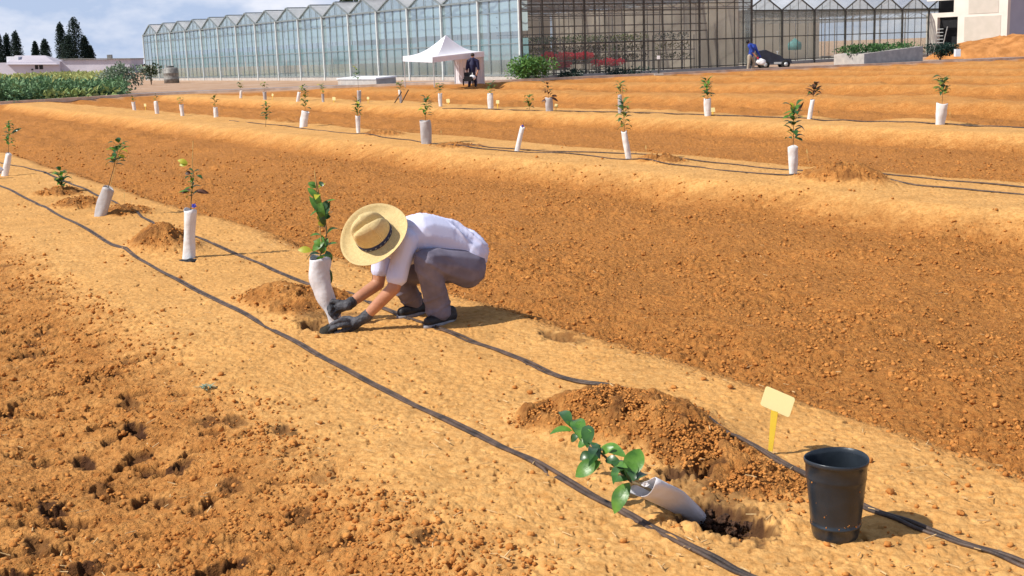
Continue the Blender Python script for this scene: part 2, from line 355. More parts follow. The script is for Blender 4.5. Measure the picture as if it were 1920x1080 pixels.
# (centre, sigma along row, sigma across row, height, roughness)
MOUNDS = [(*g2(1185, 800), .26, .20, .135), (*g2(1310, 850), .20, .14, .075), (*g2(1060, 790), .16, .14, .05), (*g2(535, 572), .32, .17, .13), (*g2(625, 565), .14, .1, .07), (*g2(305, 466), .27, .19, .22),
          (*g2(150, 385), .28, .22, .10), (*g2(232, 400), .25, .2, .10), (*g2(110, 362), .3, .2, .07), (*g2(1580, 342), .42, .26, .24), (*g2(1240, 303), .30, .2, .10),
          (*g2(860, 275), .4, .25, .08), (*g2(720, 253), .45, .25, .10), (*g2(530, 228), .4, .25, .10), (*g2(1420, 905), .14, .12, .03)]
HOLES = [(*g2(1350, 975), .15, .075, -.10), (*g2(1400, 988), .09, .05, -.08), (*g2(1325, 893), .05, .045, -.10), (*g2(1262, 893), .05, .035, -.06),
         (*g2(590, 612), .10, .06, -.07), (*g2(352, 488), .10, .05, -.02),
         (*g2(88, 893), .09, .035, -.09), (*g2(395, 1015), .035, .08, -.09), (*g2(150, 1005), .05, .05, -.07), (*g2(210, 1058), .045, .04, -.06),  # left-hand pits; their shade is also darkened into the soil colour
         (*g2(150, 812), .07, .03, -.06), (*g2(330, 838), .04, .05, -.06), (*g2(250, 772), .09, .03, -.06), (*g2(75, 600), .06, .03, -.05), (*g2(10, 1030), .08, .05, -.08),
         (*g2(60, 960), .08, .03, -.05), (*g2(185, 855), .08, .03, -.05), (*g2(240, 730), .08, .03, -.05), (*g2(390, 775), .05, .03, -.03), (*g2(20, 525), .06, .03, -.04),
         (*g2(300, 890), .05, .02, -.05), (*g2(440, 780), .06, .03, -.03), (*g2(530, 800), .07, .03, -.03), (*g2(1050, 630), .14, .05, -.035), (*g2(800, 1005), .05, .03, -.03),  # long entry right of the crouching person paints the tip of its shadow
         (*g2(430, 880), .05, .03, -.04), (*g2(560, 940), .05, .03, -.03), (*g2(345, 670), .05, .03, -.02), (*g2(700, 960), .05, .03, -.02)]
def profile(u):
    du = (u - ROW0 + ROWD / 2) % ROWD - ROWD / 2
    a = np.abs(du)
    return du, a
def holes(x, y):
    dep = np.zeros_like(x); mo = np.zeros_like(x)
    box = (np.abs(x) < 9) & (y > 2) & (y < 20)
    xb, yb = x[box], y[box]; nz_ = (fbm(xb * 26, yb * 26, 3, 33) - .5) * 1.5; db_ = dep[box]; mb_ = mo[box]
    for (mx_, my_, su, sv, hh) in HOLES:
        dx = xb - mx_; dy = yb - my_; a1 = (dx * -SA + dy * CA) / su; a2 = (dx * CA + dy * SA) / sv
        g = np.exp(-.5 * (a1 * a1 + a2 * a2)); big = su * sv > .004
        db_ = np.minimum(db_, hh * (1 if big else .62) * sm((g - .30 + nz_ * (.35 if big else .95)) / (.35 if big else .5)))
        if hh < -.028: mb_ = np.maximum(mb_, (1. if hh < -.05 else .7) * sm((g - .16 + nz_ * .5) / .25))  # darkens hole soil: damp at plantings, painted shade in the other pits
    dep[box] = db_; mo[box] = mb_
    return dep, mo
def macro(x, y):
    u = x * CA + y * SA; v = -x * SA + y * CA
    wob = (fbm(v * .5, u * .5, 2, 5) - .5) * .5
    du, a = profile(u + wob * .35)
    infield = sm((np.interp(x, cxs, cys) - y - .3) / 1.5)
    fieldleft = sm((u + 9) / 3)
    lf_ = sm((2.6 - u) / .5) * sm((u + 1.6) / .5)
    h = -(.27 - .13 * lf_) * sm((a - .88) / (.75 + .5 * lf_)) * infield
    h = h + (.04 * sm(1 - np.abs(a - 2.6) / .9) + (fbm(x * .8, y * .8, 3, 9) - .5) * .13) * sm((a - .9) / .6) * infield
    h = h + (fbm(x * 1.1, y * 1.1, 2, 19) - .5) * .03 * infield
    mw = np.zeros_like(x)
    for (mx_, my_, su, sv, hh) in MOUNDS:
        dx = x - mx_; dy = y - my_
        a1 = (dx * -SA + dy * CA) / su; a2 = (dx * CA + dy * SA) / sv
        g = np.exp(-.5 * (a1 * a1 + a2 * a2) ** (1.25 if hh > 0 else 2.2))
        h = h + hh * g
        if hh > 0: mw = np.maximum(mw, sm(g * 2.2))
    h = h + (fbm(x * .7, y * .7, 3, 29) - .5) * .22 * sm((u - 17) / 3) * infield
    h = h + holes(x, y)[0]
    return h, a, du, infield, mw
def hpipe(x, y):
    x = np.array([float(x)]); y = np.array([float(y)]); a = macro(x, y)[0]; m = 0
    for (mx_, my_, su, sv, hh) in MOUNDS:
        dx = x - mx_; dy = y - my_; m = m + hh * np.exp(-.5 * ((((dx * -SA + dy * CA) / su) ** 2 + ((dx * CA + dy * SA) / sv) ** 2) ** 1.25))
    return float((a - m + np.minimum(m, .045))[0])
def hz(x, y):
    return float(macro(np.array([float(x)]), np.array([float(y)]))[0][0])

# pipe centre lines, all in pixels of the ground they lie on
PIPES = {
 'A1': [(-60, 318), (0, 348), (75, 385), (150, 425), (250, 481), (350, 535), (500, 615), (600, 668), (700, 720), (800, 770), (900, 821), (1000, 874), (1100, 929), (1200, 982), (1300, 1033), (1395, 1080), (1500, 1130)],
 'B1': [(-60, 296), (60, 318), (150, 352), (235, 392), (290, 420), (350, 440), (410, 463), (480, 493), (540, 519), (620, 548), (700, 572), (760, 596), (830, 620), (900, 645), (980, 675), (1070, 714), (1150, 728), (1230, 757), (1300, 793), (1350, 822), (1420, 855), (1500, 892), (1600, 945), (1700, 985), (1800, 1020), (1920, 1062), (2050, 1110)],
 'C1': [(430, 226), (560, 240), (700, 256), (840, 272), (985, 281), (1030, 284), (1212, 291), (1300, 301), (1474, 320), (1560, 322), (1623, 325), (1780, 340), (1920, 352), (2080, 366)],
 'C2': [(840, 276), (985, 285), (1062, 289), (1171, 301), (1296, 314), (1461, 331), (1540, 338), (1597, 341), (1760, 352), (1920, 364), (2080, 378)],
 'D1': [(830, 203), (960, 206), (1100, 210), (1215, 213), (1327, 217), (1440, 220), (1520, 223), (1640, 229), (1763, 233), (1920, 238), (2080, 245)]}
PW = {k: np.array([G(*p)[:2] for p in v]) for k, v in PIPES.items()}
def pipedist(x, y):
    d = np.full_like(x, 9.)
    for k in ('A1', 'B1', 'C1', 'C2'):
        q = np.array([p[:2] for p in smoothpath(list(map(lambda t: (t[0], t[1], 0), PW[k])), 3)])
        for i in range(len(q) - 1):
            a = q[i]; b = q[i + 1]; ab = b - a; L2 = ab @ ab + 1e-9
            lo = np.minimum(a, b) - .3; hi = np.maximum(a, b) + .3
            m = (x > lo[0]) & (x < hi[0]) & (y > lo[1]) & (y < hi[1])
            if not m.any(): continue
            xx = x[m]; yy = y[m]; t = np.clip(((xx - a[0]) * ab[0] + (yy - a[1]) * ab[1]) / L2, 0, 1)
            d[m] = np.minimum(d[m], np.hypot(xx - a[0] - t * ab[0], yy - a[1] - t * ab[1]))
    return d
def terrain():
    az = np.concatenate([np.radians(np.arange(-180, -34, 4.)), np.radians(np.linspace(-33, 33, 1600)), np.radians(np.arange(38, 180.1, 4.))])
    r = [.0, .5, 1., 1.5, 2., 2.4]
    while r[-1] < 12: r.append(r[-1] * 1.0019)
    while r[-1] < 95: r.append(r[-1] + .00019 * r[-1] ** 2)
    while r[-1] < 7000: r.append(r[-1] * 1.08)
    r = np.array(r); na = len(az); nr = len(r)
    A, R = np.meshgrid(az, r); x = (np.sin(A) * R).ravel(); y = (np.cos(A) * R).ravel(); rr = R.ravel()
    z = np.zeros_like(x); P = np.zeros_like(x); MO = np.zeros_like(x); Zn = np.zeros_like(x)
    h, a, du, inf, mw = macro(x, y)
    pd = pipedist(x, y); pf = sm((pd - .012) / .07)
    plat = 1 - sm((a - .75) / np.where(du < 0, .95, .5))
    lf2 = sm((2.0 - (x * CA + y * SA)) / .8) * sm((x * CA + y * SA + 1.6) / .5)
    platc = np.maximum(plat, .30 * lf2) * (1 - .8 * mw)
    platc = platc * (1 - .55 * sm(((x * CA + y * SA) - 21) / 3))
    plat = plat * (1 - .75 * mw)
    rough = (.30 + .70 * (1 - plat) * (1 - .22 * lf2)) * inf * pf
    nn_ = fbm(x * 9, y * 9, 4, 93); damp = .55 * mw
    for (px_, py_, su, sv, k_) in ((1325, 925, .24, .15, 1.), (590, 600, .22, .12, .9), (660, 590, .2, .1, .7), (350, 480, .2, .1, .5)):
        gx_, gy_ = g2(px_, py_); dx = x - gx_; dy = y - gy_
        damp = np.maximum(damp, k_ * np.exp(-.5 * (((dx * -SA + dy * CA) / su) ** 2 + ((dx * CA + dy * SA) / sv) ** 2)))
    near = rr < 30
    xn = x[near]; yn = y[near]; rg = rough[near]; rrn = rr[near]
    wx = xn + (fbm(xn * 40, yn * 40, 2, 31) - .5) * .018; wy = yn + (fbm(xn * 40, yn * 40, 2, 41) - .5) * .018
    patch = sm((fbm(xn * 1.7, yn * 1.7, 3, 77) - .38) / .22)
    fade = lambda c: np.clip(1.7 - rrn * .0019 * 1.6 / c, 0, 1)
    d = clods(wx, wy, .026, 3, .85) * .95 * fade(.03) * (.6 + .4 * patch)
    d = np.maximum(d, clods(wx + 3, wy, .055, 13, .6) * .70 * (.35 + .65 * patch) * fade(.06))
    d = np.maximum(d, clods(wx, wy + 5, .12, 23, .2) * .45 * patch * sm((rg - .45) / .4))
    d = d + (fbm(xn * 9, yn * 9, 5, 51) - .5) * .034
    # ragged footprints and torn pits in the loose soil at the left
    left = sm((2.1 - (xn * CA + yn * SA)) / .8)
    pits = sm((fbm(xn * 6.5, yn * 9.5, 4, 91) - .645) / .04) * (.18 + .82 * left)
    d = d - pits * .042 * (.22 + rg)
    for (mx_, my_, su, sv, hh) in HOLES:
        if hh < -.03: q_ = np.exp(-.5 * (((xn - mx_) / (su + .05)) ** 2 + ((yn - my_) / (sv + .05)) ** 2)); rg = np.maximum(rg, q_ * 1.25)
    mwn = np.maximum(mw, damp * .7)[near]; d = d + mwn * ((fbm(xn * 7, yn * 7, 4, 95) - .5) * .075 - .03 * sm((fbm(xn * 11, yn * 11, 3, 97) - .58) / .06))
    rg = np.maximum(rg, mwn * .9)
    zz = h.copy(); zz[near] += d * rg + (fbm(xn * 30, yn * 30, 3, 61) - .5) * .006 * inf[near]
    far = ~near
    zz[far] += (fbm(x[far] * 2.6, y[far] * 2.6, 4, 71) - .5) * .12 * (.3 + rough[far]) * inf[far]
    # tooth marks of the harrow beyond the second row
    u = x * CA + y * SA; v = -x * SA + y * CA
    hm = np.exp(-((u - 13.1) / .35) ** 2) * sm((17 - v) / 3) * inf
    zz += hm * .035 * np.sin(v * 2 * math.pi / .42 + u * 5)
    moist = np.zeros_like(x)  # damp soil at plantings, plus painted shade of pits and shadow tip
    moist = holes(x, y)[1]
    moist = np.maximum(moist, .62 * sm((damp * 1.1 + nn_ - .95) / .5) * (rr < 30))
    pit_shade = np.zeros_like(x); pit_shade[near] = pits * .8 * (.35 + .65 * left)  # shade painted into the torn pits
    moist = np.clip(np.maximum(moist * (.55 + .6 * fbm(x * 20, y * 20, 2, 81)), pit_shade), 0, .92)
    zz[rr > 130] += 0
    me = bpy.data.meshes.new('soil_field')
    nv = len(x); me.vertices.add(nv)
    co = np.empty((nv, 3), np.float32); co[:, 0] = x; co[:, 1] = y; co[:, 2] = zz; me.vertices.foreach_set('co', co.ravel())
    i = np.arange(nr - 1)[:, None]; j = np.arange(na - 1)[None, :]
    q = np.stack([i * na + j, (i + 1) * na + j, (i + 1) * na + j + 1, i * na + j + 1], -1).reshape(-1, 4)[:, ::-1]
    nf = len(q); me.loops.add(nf * 4); me.polygons.add(nf)
    me.loops.foreach_set('vertex_index', q.astype(np.int32).ravel())
    me.polygons.foreach_set('loop_start', np.arange(0, nf * 4, 4, dtype=np.int32)); me.polygons.foreach_set('loop_total', np.full(nf, 4, np.int32))
    me.update(calc_edges=True)
    me.polygons.foreach_set('use_smooth', np.ones(nf, bool))
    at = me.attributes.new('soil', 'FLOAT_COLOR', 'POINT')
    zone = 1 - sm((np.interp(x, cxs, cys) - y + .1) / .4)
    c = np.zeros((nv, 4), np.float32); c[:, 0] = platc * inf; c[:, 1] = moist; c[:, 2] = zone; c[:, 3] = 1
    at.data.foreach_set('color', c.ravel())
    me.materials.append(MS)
    o = bpy.data.objects.new('soil_field', me); COL.objects.link(o); tag(o, kind='structure', label='ploughed orange soil field with raised planting ridges')
    return o
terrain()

# loose clods, too many to count
def ico(sub=1):
    import bmesh
    b = bmesh.new(); bmesh.ops.create_icosphere(b, subdivisions=sub, radius=1); v = np.array([p.co[:] for p in b.verts]); f = np.array([[q.index for q in p.verts] for p in b.faces]); b.free(); return v, f
def scatter_clods():
    rs = np.random.RandomState(5)
    n = 190000
    px = rs.uniform(-100, 2020, n); py = 255 + 855 * rs.uniform(0, 1, n) ** .75
    D = fw[None] + rt[None] * ((px - 960) / F)[:, None] + up[None] * ((540 - py) / F)[:, None]; tt = -CH / D[:, 2]
    x, y = D[:, 0] * tt, D[:, 1] * tt; h, a, du, inf, mw = macro(x, y)
    plat = (1 - sm((a - .85) / .4)) * (1 - mw)
    dens = fbm(x * 1.7, y * 1.7, 3, 77)
    left = sm((2.0 - (x * CA + y * SA)) / .8)
    pr = (.035 + .965 * (1 - plat)) * (.25 + .75 * sm((dens - .38) / .2)) * (.42 - .22 * left + .5 * mw)
    keep = (rs.uniform(0, 1, n) < pr * .52) & (pipedist(x, y) > .035)
    x, y, h, mw = x[keep], y[keep], h[keep], mw[keep]
    k = len(x); size = .0026 + .0095 * rs.uniform(0, 1, k) ** 5 * (1 - .45 * mw) + .0007 * np.hypot(x, y)
    AV, AF, off = [], [], 0
    for sub, sel in ((1, size < .0125), (2, size >= .0125)):
        V, Fc = ico(sub); nv = len(V); X, Yy, Hh, Sz = x[sel][:, None], y[sel][:, None], h[sel][:, None], size[sel][:, None]; m = len(X)
        nn = 1 + rs.uniform(-.38, .38, (m, nv)) if sub == 1 else 1 + .7 * (vn(V[None, :, 0] * 2.2 + rs.uniform(0, 900, (m, 1)), V[None, :, 1] * 2.2 + V[None, :, 2] * 2.3, 3) - .5) + rs.uniform(-.13, .13, (m, nv))
        q = V[None] * nn[..., None] * np.stack([np.ones(m), rs.uniform(.65, 1.1, m), rs.uniform(.5, .85, m)], 1)[:, None, :] * Sz[..., None]
        t = rs.uniform(0, 6.28, (m, 1)); c, s_ = np.cos(t), np.sin(t)
        vs = np.stack([q[..., 0] * c - q[..., 1] * s_ + X, q[..., 0] * s_ + q[..., 1] * c + Yy, q[..., 2] + Hh + Sz * .35 + .004], -1)
        AV.append(vs.reshape(-1, 3)); AF.append((Fc[None] + (np.arange(m) * nv)[:, None, None]).reshape(-1, 3) + off); off += m * nv
    vs = np.concatenate(AV).astype(np.float32); fs = np.concatenate(AF)
    me = bpy.data.meshes.new('soil_clods'); me.vertices.add(len(vs)); me.vertices.foreach_set('co', vs.ravel())
    nf = len(fs); me.loops.add(nf * 3); me.polygons.add(nf); me.loops.foreach_set('vertex_index', fs.astype(np.int32).ravel())
    me.polygons.foreach_set('loop_start', np.arange(0, nf * 3, 3, dtype=np.int32)); me.polygons.foreach_set('loop_total', np.full(nf, 3, np.int32))
    me.update(calc_edges=True); me.materials.append(mat['clod'])
    o = bpy.data.objects.new('soil_clods', me); COL.objects.link(o); tag(o, 'crumbly orange soil clods lying loose over the ploughed field', 'soil clods', kind='stuff')
    # dry straw bits
    b = MB()
    for i in range(420):
        p = G(rnd.uniform(0, 1920), 380 + 700 * rnd.random() ** .9); L_ = rnd.uniform(.012, .05); t = rnd.uniform(0, 6.28); z = hz(p[0], p[1]) + .012
        d = np.array([math.cos(t), math.sin(t), rnd.uniform(-.1, .3)]) * L_
        b.bar((p[0], p[1], z), (p[0] + d[0], p[1] + d[1], z + d[2]), rnd.uniform(.001, .0025), 4)
    tag(b.build('dry_straw', 'straw_bit'), 'pale dry straw and root bits strewn on the soil', 'straw', kind='stuff')
scatter_clods()

# ------------------------------------------------------------------ drip pipes
def drip(key, off, r, label, wig=.0022, seed=0):
    q = smoothpath([(p[0], p[1], 0) for p in PW[key]], 8)
    P = []
    for i, p in enumerate(q):
        t = q[min(i + 1, len(q) - 1)] - q[max(i - 1, 0)]; t = t / np.linalg.norm(t); nrm = np.array([t[1], -t[0], 0])
        wv = wig * math.sin(i * .9 + seed) + wig * math.sin(i * .37 + seed * 2)
        x, y = (p + nrm * (off + wv))[:2]
        P.append((x, y, hpipe(x, y) + r * .75 + .003 * math.sin(i * .5 + seed)))
    o = MB().tube(P, r, 8).build('drip_pipe', 'pipe', smooth=True)
    return tag(o, label, 'irrigation pipe', 'drip irrigation pipes along the ridges')
drip('A1', -.008, .0085, 'far pipe of the brown drip pair along the near edge of the front ridge', seed=1)
drip('A1', .010, .0078, 'near pipe of the brown drip pair along the near edge of the front ridge', seed=2, wig=.0015)
drip('B1', -.009, .008, 'far pipe of the drip pair passing the feet and the black pot', seed=3)
drip('B1', .010, .0072, 'near pipe of the drip pair passing the feet and the black pot', seed=4, wig=.004)
drip('C1', 0, .010, 'dark drip pipe on the second ridge, passing behind the white guards', seed=5)
drip('C2', 0, .010, 'dark drip pipe on the second ridge, passing in front of the white guards', seed=6)
drip('D1', 0, .015, 'thin dark drip pipe along the third ridge in the distance', seed=7)

# ------------------------------------------------------------------ saplings
def guard(b, path, rad, seed, ell=.8, crum=.10, n=20):
    P = smoothpath(path, 5); k = len(P); R = np.interp(np.linspace(0, 1, k), np.linspace(0, 1, len(rad)), rad)
    rr = random.Random(seed); ph = [rr.uniform(0, 6.28) for _ in range(6)]
    for inner in (0, 1):
        o = len(b.v); ref = np.array([1., 0, 0])
        for i, p in enumerate(P):
            t = P[min(i + 1, k - 1)] - P[max(i - 1, 0)]; t = t / np.linalg.norm(t); a = ref - t * (ref @ t); a /= np.linalg.norm(a); c = np.cross(t, a)
            for j in range(n):
                th = 2 * math.pi * j / n
                q = R[i] * (1 + crum * math.sin(2 * th + ph[0] + i * .25) + crum * .6 * math.sin(3 * th + ph[1] - i * .5) + crum * .35 * math.sin(5 * th + ph[2] + i * .8)) - inner * .0025
                b.v.append(tuple(p + a * math.cos(th) * q + c * math.sin(th) * q * ell + t * (.012 * math.sin(2 * th + ph[3]) if i == k - 1 else 0)))
        for i in range(k - 1):
            for j in range(n):
                j2 = (j + 1) % n; f = (o + i * n + j, o + i * n + j2, o + (i + 1) * n + j2, o + (i + 1) * n + j)
                b.f.append(f if not inner else f[::-1]); b.m.append(0)
    o2 = len(b.v) - n; o1 = o2 - k * n
    for j in range(n):
        j2 = (j + 1) % n; b.f.append((o1 + j, o1 + j2, o2 + j2, o2 + j)); b.m.append(0)
def sapling(base, top=None, wid=.11, plant=None, band=None, n=14, lm='leaf', gm='tube', label='', seed=1, tie=False, cane=None, ll=.07, spread=.07, extra=(), grp='young citrus saplings in the field', pathpx=None, mid=None):
    g = G(*base); z0 = hz(g[0], g[1]); B = g.copy(); B[2] = z0 - .01
    root = empty('citrus_sapling', B, label, 'sapling', grp); Y = B[1]; rr = random.Random(seed)
    w_ = lambda p, dy=0: W(p[0], p[1], Y + dy)
    stem = [B]
    if top is not None:
        T = w_(top); pa = [B - np.array([0, 0, .02])] + ([w_(q) for q in pathpx] if pathpx else [(B * .5 + T * .5)]) + [T]
        rad = wid if hasattr(wid, '__len__') else [wid * .44, wid * .5, wid * .5]
        b = MB(); guard(b, pa, rad, seed); b.build('tree_guard', gm, root, True, True)
        stem += [w_(q) for q in pathpx] if pathpx else []
        stem.append(T * .8 + B * .2 if not pathpx else T)
    if plant is not None:
        Q = w_(plant, -.02)
        if mid: stem += [w_(m_) for m_ in mid]
        stem.append(Q)
    if len(stem) > 1:
        P = smoothpath(stem, 6); k = len(P)
        MB().tube(P, list(np.linspace(.0065, .0025, k)), 6).build('stem', 'stem', root, True, True)
        if band:
            mats = [lm, 'leafdark' if lm != 'leafdark' else 'leaf', 'leafyel']
            b = MB(); y0 = w_((base[0], band[0]))[2]; y1 = w_((base[0], band[1]))[2]
            zs = np.array([p[2] for p in P])
            n = int(n * 2.1)
            for i in range(n):
                zt = y1 + (y0 - y1) * (i + rr.random()) / n; c = P[int(np.argmin(abs(zs - zt)))].copy(); c[2] = min(zt, zs[-1] + .01)
                th = i * 2.4 + rr.uniform(-.5, .5); el = rr.uniform(-.35, .75); L_ = ll * 1.25 * rr.uniform(.7, 1.2)
                d = np.array([math.cos(th) * math.cos(el), math.sin(th) * math.cos(el), math.sin(el)])
                st = c + d * spread * rr.uniform(.05, .5)
                b.mi = 0; b.tube([c, st], .0015, 3)
                b.mi = 0 if rr.random() < .62 else (1 if rr.random() < .88 else 2)
                b.leaf(st, st + d * L_, L_ * rr.uniform(.42, .55), (0, -.2, 1), rr.uniform(.0, .25))
            b.build('leaves', mats, root, True, True)
    if cane:
        MB().bar(w_((cane[0], cane[1])), w_((cane[2], cane[3])), .0035, 6).build('cane', 'cane', root, False, True)
    if tie:
        b = MB(); T = w_(tie); 
        for a in range(5):
            th = a * 1.3 + seed; b.leaf(T, T + np.array([math.cos(th) * .022, -.008, math.sin(th) * .02 + .002]), .02, (0, -1, .2), .3, .3, 4)
        b.tube([T + np.array([math.cos(t) * .011, math.sin(t) * .011, 0]) for t in np.linspace(0, 6.28, 10)], .004, 5)
        b.build('tie', 'tie', root, False, True)
    for (mname, pts, wd) in extra:
        for (a0, a1) in pts: MB().leaf(w_(a0), w_(a1), wd, (0, -1, .6), .1, .2).build('leaf', mname, root, True, True)
    return root
G1 = 'young citrus saplings on the front ridge'; G2 = 'young citrus saplings on the second ridge'; G3 = 'young citrus saplings on the third ridge'
sapling((8, 330), (17, 288), .10, (17, 224), (228, 276), 16, label='bushy sapling in a white guard at the left edge of the picture', seed=3, grp=G1, extra=[('leafdark', [((22, 250), (36, 243)), ((22, 250), (40, 240))], .045)])
b = MB(); pB = G(2, 332); r_ = empty('plastic_sleeve', (pB[0], pB[1], hz(pB[0], pB[1])), 'crumpled white plastic sleeve bent over at the foot of the leftmost sapling', 'sleeve')
guard(b, [np.array([pB[0] - .12, pB[1] - .25, .0]), np.array([pB[0], pB[1] - .22, .16]), np.array([pB[0] + .1, pB[1] - .2, .10])], [.05, .05, .045], 4); b.build('film', 'tube', r_, True, True)
sapling((118, 362), None, plant=(113, 320), band=(320, 352), n=14, label='small low sapling without guard, half hidden in its planting hole', seed=5, grp=G1, ll=.085, spread=.05)
sapling((187, 408), (203, 352), .135, (224, 268), (270, 308), 18, gm='tubegrey', lm='leafdark', label='sapling with a round leafy tuft above a leaning grey guard', seed=8, grp=G1, ll=.075, spread=.08, mid=[(206, 340), (213, 315)], cane=(207, 348, 231, 262))
sd = sapling((353, 484), (357, 393), [.056, .05, .056], (363, 320), (318, 372), 9, lm='leafdark', label='sapling with tall bare cane in a crumpled white guard on a black sheet', seed=11, tie=(364, 386), cane=(358, 393, 362, 264), grp=G1, ll=.06, spread=.04,
             extra=[('leafyel', [((352, 306), (333, 300)), ((352, 308), (336, 309))], .045), ('leafbrown', [((358, 355), (340, 362)), ((366, 358), (392, 362)), ((358, 325), (347, 325))], .04)])
b = MB(); c0 = G(353, 488); cc = np.array([c0[0], c0[1], hz(c0[0], c0[1]) + .012]); b.lathe([(.001, .006), (.05, .008), (.085, .003), (.09, -.01)], 20, cc, fn=lambda p, i, th: p * np.array([1 + .2 * math.sin(3 * th), 1 + .15 * math.sin(2 * th), 1]) + np.array([0, 0, .004 * math.sin(5 * th)]))
tag(b.build('ground_sheet', 'blackmat', None, True), 'small black plastic sheet under the crumpled white guard', 'sheet')
sapling((630, 606), (600, 483), [.030, .042, .060, .07, .066], (592, 338), (338, 520), 9, label='tall sapling in a bent grey-white guard being planted by the crouching person', seed=21, grp=G1, gm='tubemid', ll=.07, spread=.03, pathpx=[(624, 585), (610, 555), (600, 520)], mid=[(612, 440), (607, 400), (600, 370)], cane=(603, 460, 590, 320),
        extra=[('leaf', [((594, 352), (578, 342)), ((597, 372), (577, 352)), ((600, 385), (588, 360)), ((603, 402), (580, 368)), ((607, 415), (598, 372)), ((608, 412), (592, 385))], .042),
               ('leafdark', [((600, 348), (606, 342)), ((606, 395), (614, 375)), ((606, 412), (618, 378)), ((606, 408), (620, 405)), ((609, 424), (600, 392))], .04),
               ('leaf', [((608, 452), (585, 470)), ((609, 460), (588, 452)), ((606, 466), (614, 446)), ((610, 455), (602, 476))], .05),
               ('leafdark', [((614, 500), (619, 535)), ((612, 470), (620, 492))], .05),
               ('leafyel', [((585, 470), (558, 468)), ((606, 425), (600, 410)), ((604, 412), (597, 402))], .045)])

# fallen sapling in the near planting hole
def fallen():
    Bp = G(1322, 975, -.05); root = empty('citrus_sapling', Bp, 'fallen sapling lying out of its open planting hole in the foreground with a grey guard', 'sapling', G1)
    T = G(1208, 913, .15); b = MB()
    guard(b, [Bp + np.array([-.02, 0, .0]), Bp * .45 + T * .55 + np.array([0, 0, .015]), T], [.034, .048, .056], 6, ell=.5, crum=.12); b.build('tree_guard', 'tubemid', root, True, True)
    st = [Bp, Bp * .5 + T * .5, T, G(1180, 900, .16), G(1150, 872, .17), G(1125, 848, .185), G(1105, 838, .195), G(1095, 818, .205), G(1075, 803, .21)]
    MB().tube(smoothpath(st, 5), list(np.linspace(.006, .003, 41)), 8).build('stem', 'stem', root, True, True)
    lf = [((1070, 801), (1051, 767), 20, .22, .25, 1), ((1073, 808), (1030, 812), 19, .21, .20, 0), ((1092, 824), (1079, 782), 26, .2, .24, 0), ((1101, 840), (1103, 794), 22, .195, .25, 1),
          ((1126, 866), (1078, 893), 27, .18, .13, 0), ((1110, 850), (1087, 862), 17, .19, .17, 1), ((1122, 843), (1172, 853), 24, .18, .20, 0), ((1177, 897), (1200, 840), 32, .165, .25, 0),
          ((1182, 904), (1215, 888), 24, .16, .17, 1), ((1180, 905), (1151, 962), 26, .16, .07, 0), ((1178, 900), (1147, 902), 13, .165, .15, 1), ((1080, 808), (1097, 792), 18, .21, .24, 0),
          ((1100, 832), (1083, 835), 18, .2, .19, 0), ((1172, 893), (1168, 860), 20, .17, .2, 1), ((1108, 845), (1127, 835), 15, .19, .21, 1), ((1074, 804), (1062, 790), 12, .21, .24, 0), ((1120, 850), (1104, 872), 15, .18, .16, 1), ((1130, 850), (1150, 838), 15, .19, .22, 0), ((1086, 815), (1070, 828), 14, .2, .17, 1), ((1178, 896), (1188, 862), 22, .17, .22, 0), ((1184, 900), (1204, 905), 18, .16, .14, 1), ((1160, 882), (1150, 862), 14, .17, .19, 1), ((1098, 826), (1112, 812), 14, .2, .23, 0)]
    b = MB()
    rq = random.Random(8)
    for k in range(16):
        t_ = rq.random(); cx_, cy2, cz = (1180 - 105 * t_, 900 - 97 * t_, .165 + .045 * t_); a_ = rq.uniform(0, 6.28); l_ = rq.uniform(16, 34)
        lf.append(((cx_ + rq.gauss(0, 3), cy2 + rq.gauss(0, 3)), (cx_ + math.cos(a_) * l_, cy2 + math.sin(a_) * l_ * .9), rq.uniform(11, 17), cz, cz + rq.uniform(-.02, .04), rq.choice((0, 1, 1))))
    for i, (p, q, wd, z1, z2, mi) in enumerate(lf):
        b.mi = mi; a = G(*p, z1); c = G(*q, z2); b.leaf(a, c, wd / 450., (.2 * math.sin(i * 2.1), -.5 + .3 * math.sin(i), .8), .12, .32, 8)
    b.build('leaves', ['leaf', 'leafdark'], root, True, True)
    b = MB(); V, Fc = ico(2)
    for k in range(300):
        t_ = rnd.random(); q = G(1308 + 112 * t_ + rnd.gauss(0, 5), 966 + 20 * t_ + rnd.gauss(0, 6), -.040); q = q + np.array([0, 0, rnd.uniform(-.035, .012)]); sz = .003 + .011 * rnd.random() ** 2.5
        b.add(V * (1 + 1.1 * (vn(V[:, 0] * 2.5 + k, V[:, 1] * 2.5 + V[:, 2] * 2, 3) - .5))[:, None] * sz + q, Fc.tolist())
    b.build('root_ball', 'peat', root, False, True)
    b = MB(); p = G(1210, 909, .165)
    for k in range(6):
        th = k * 1.05; b.leaf(p, p + np.array([math.cos(th) * .014, -.004, math.sin(th) * .008 + .002]), .010, (0, -1, .3), .2, .2, 3)
    b.build('blossom', 'white', root, True, True)
fallen()

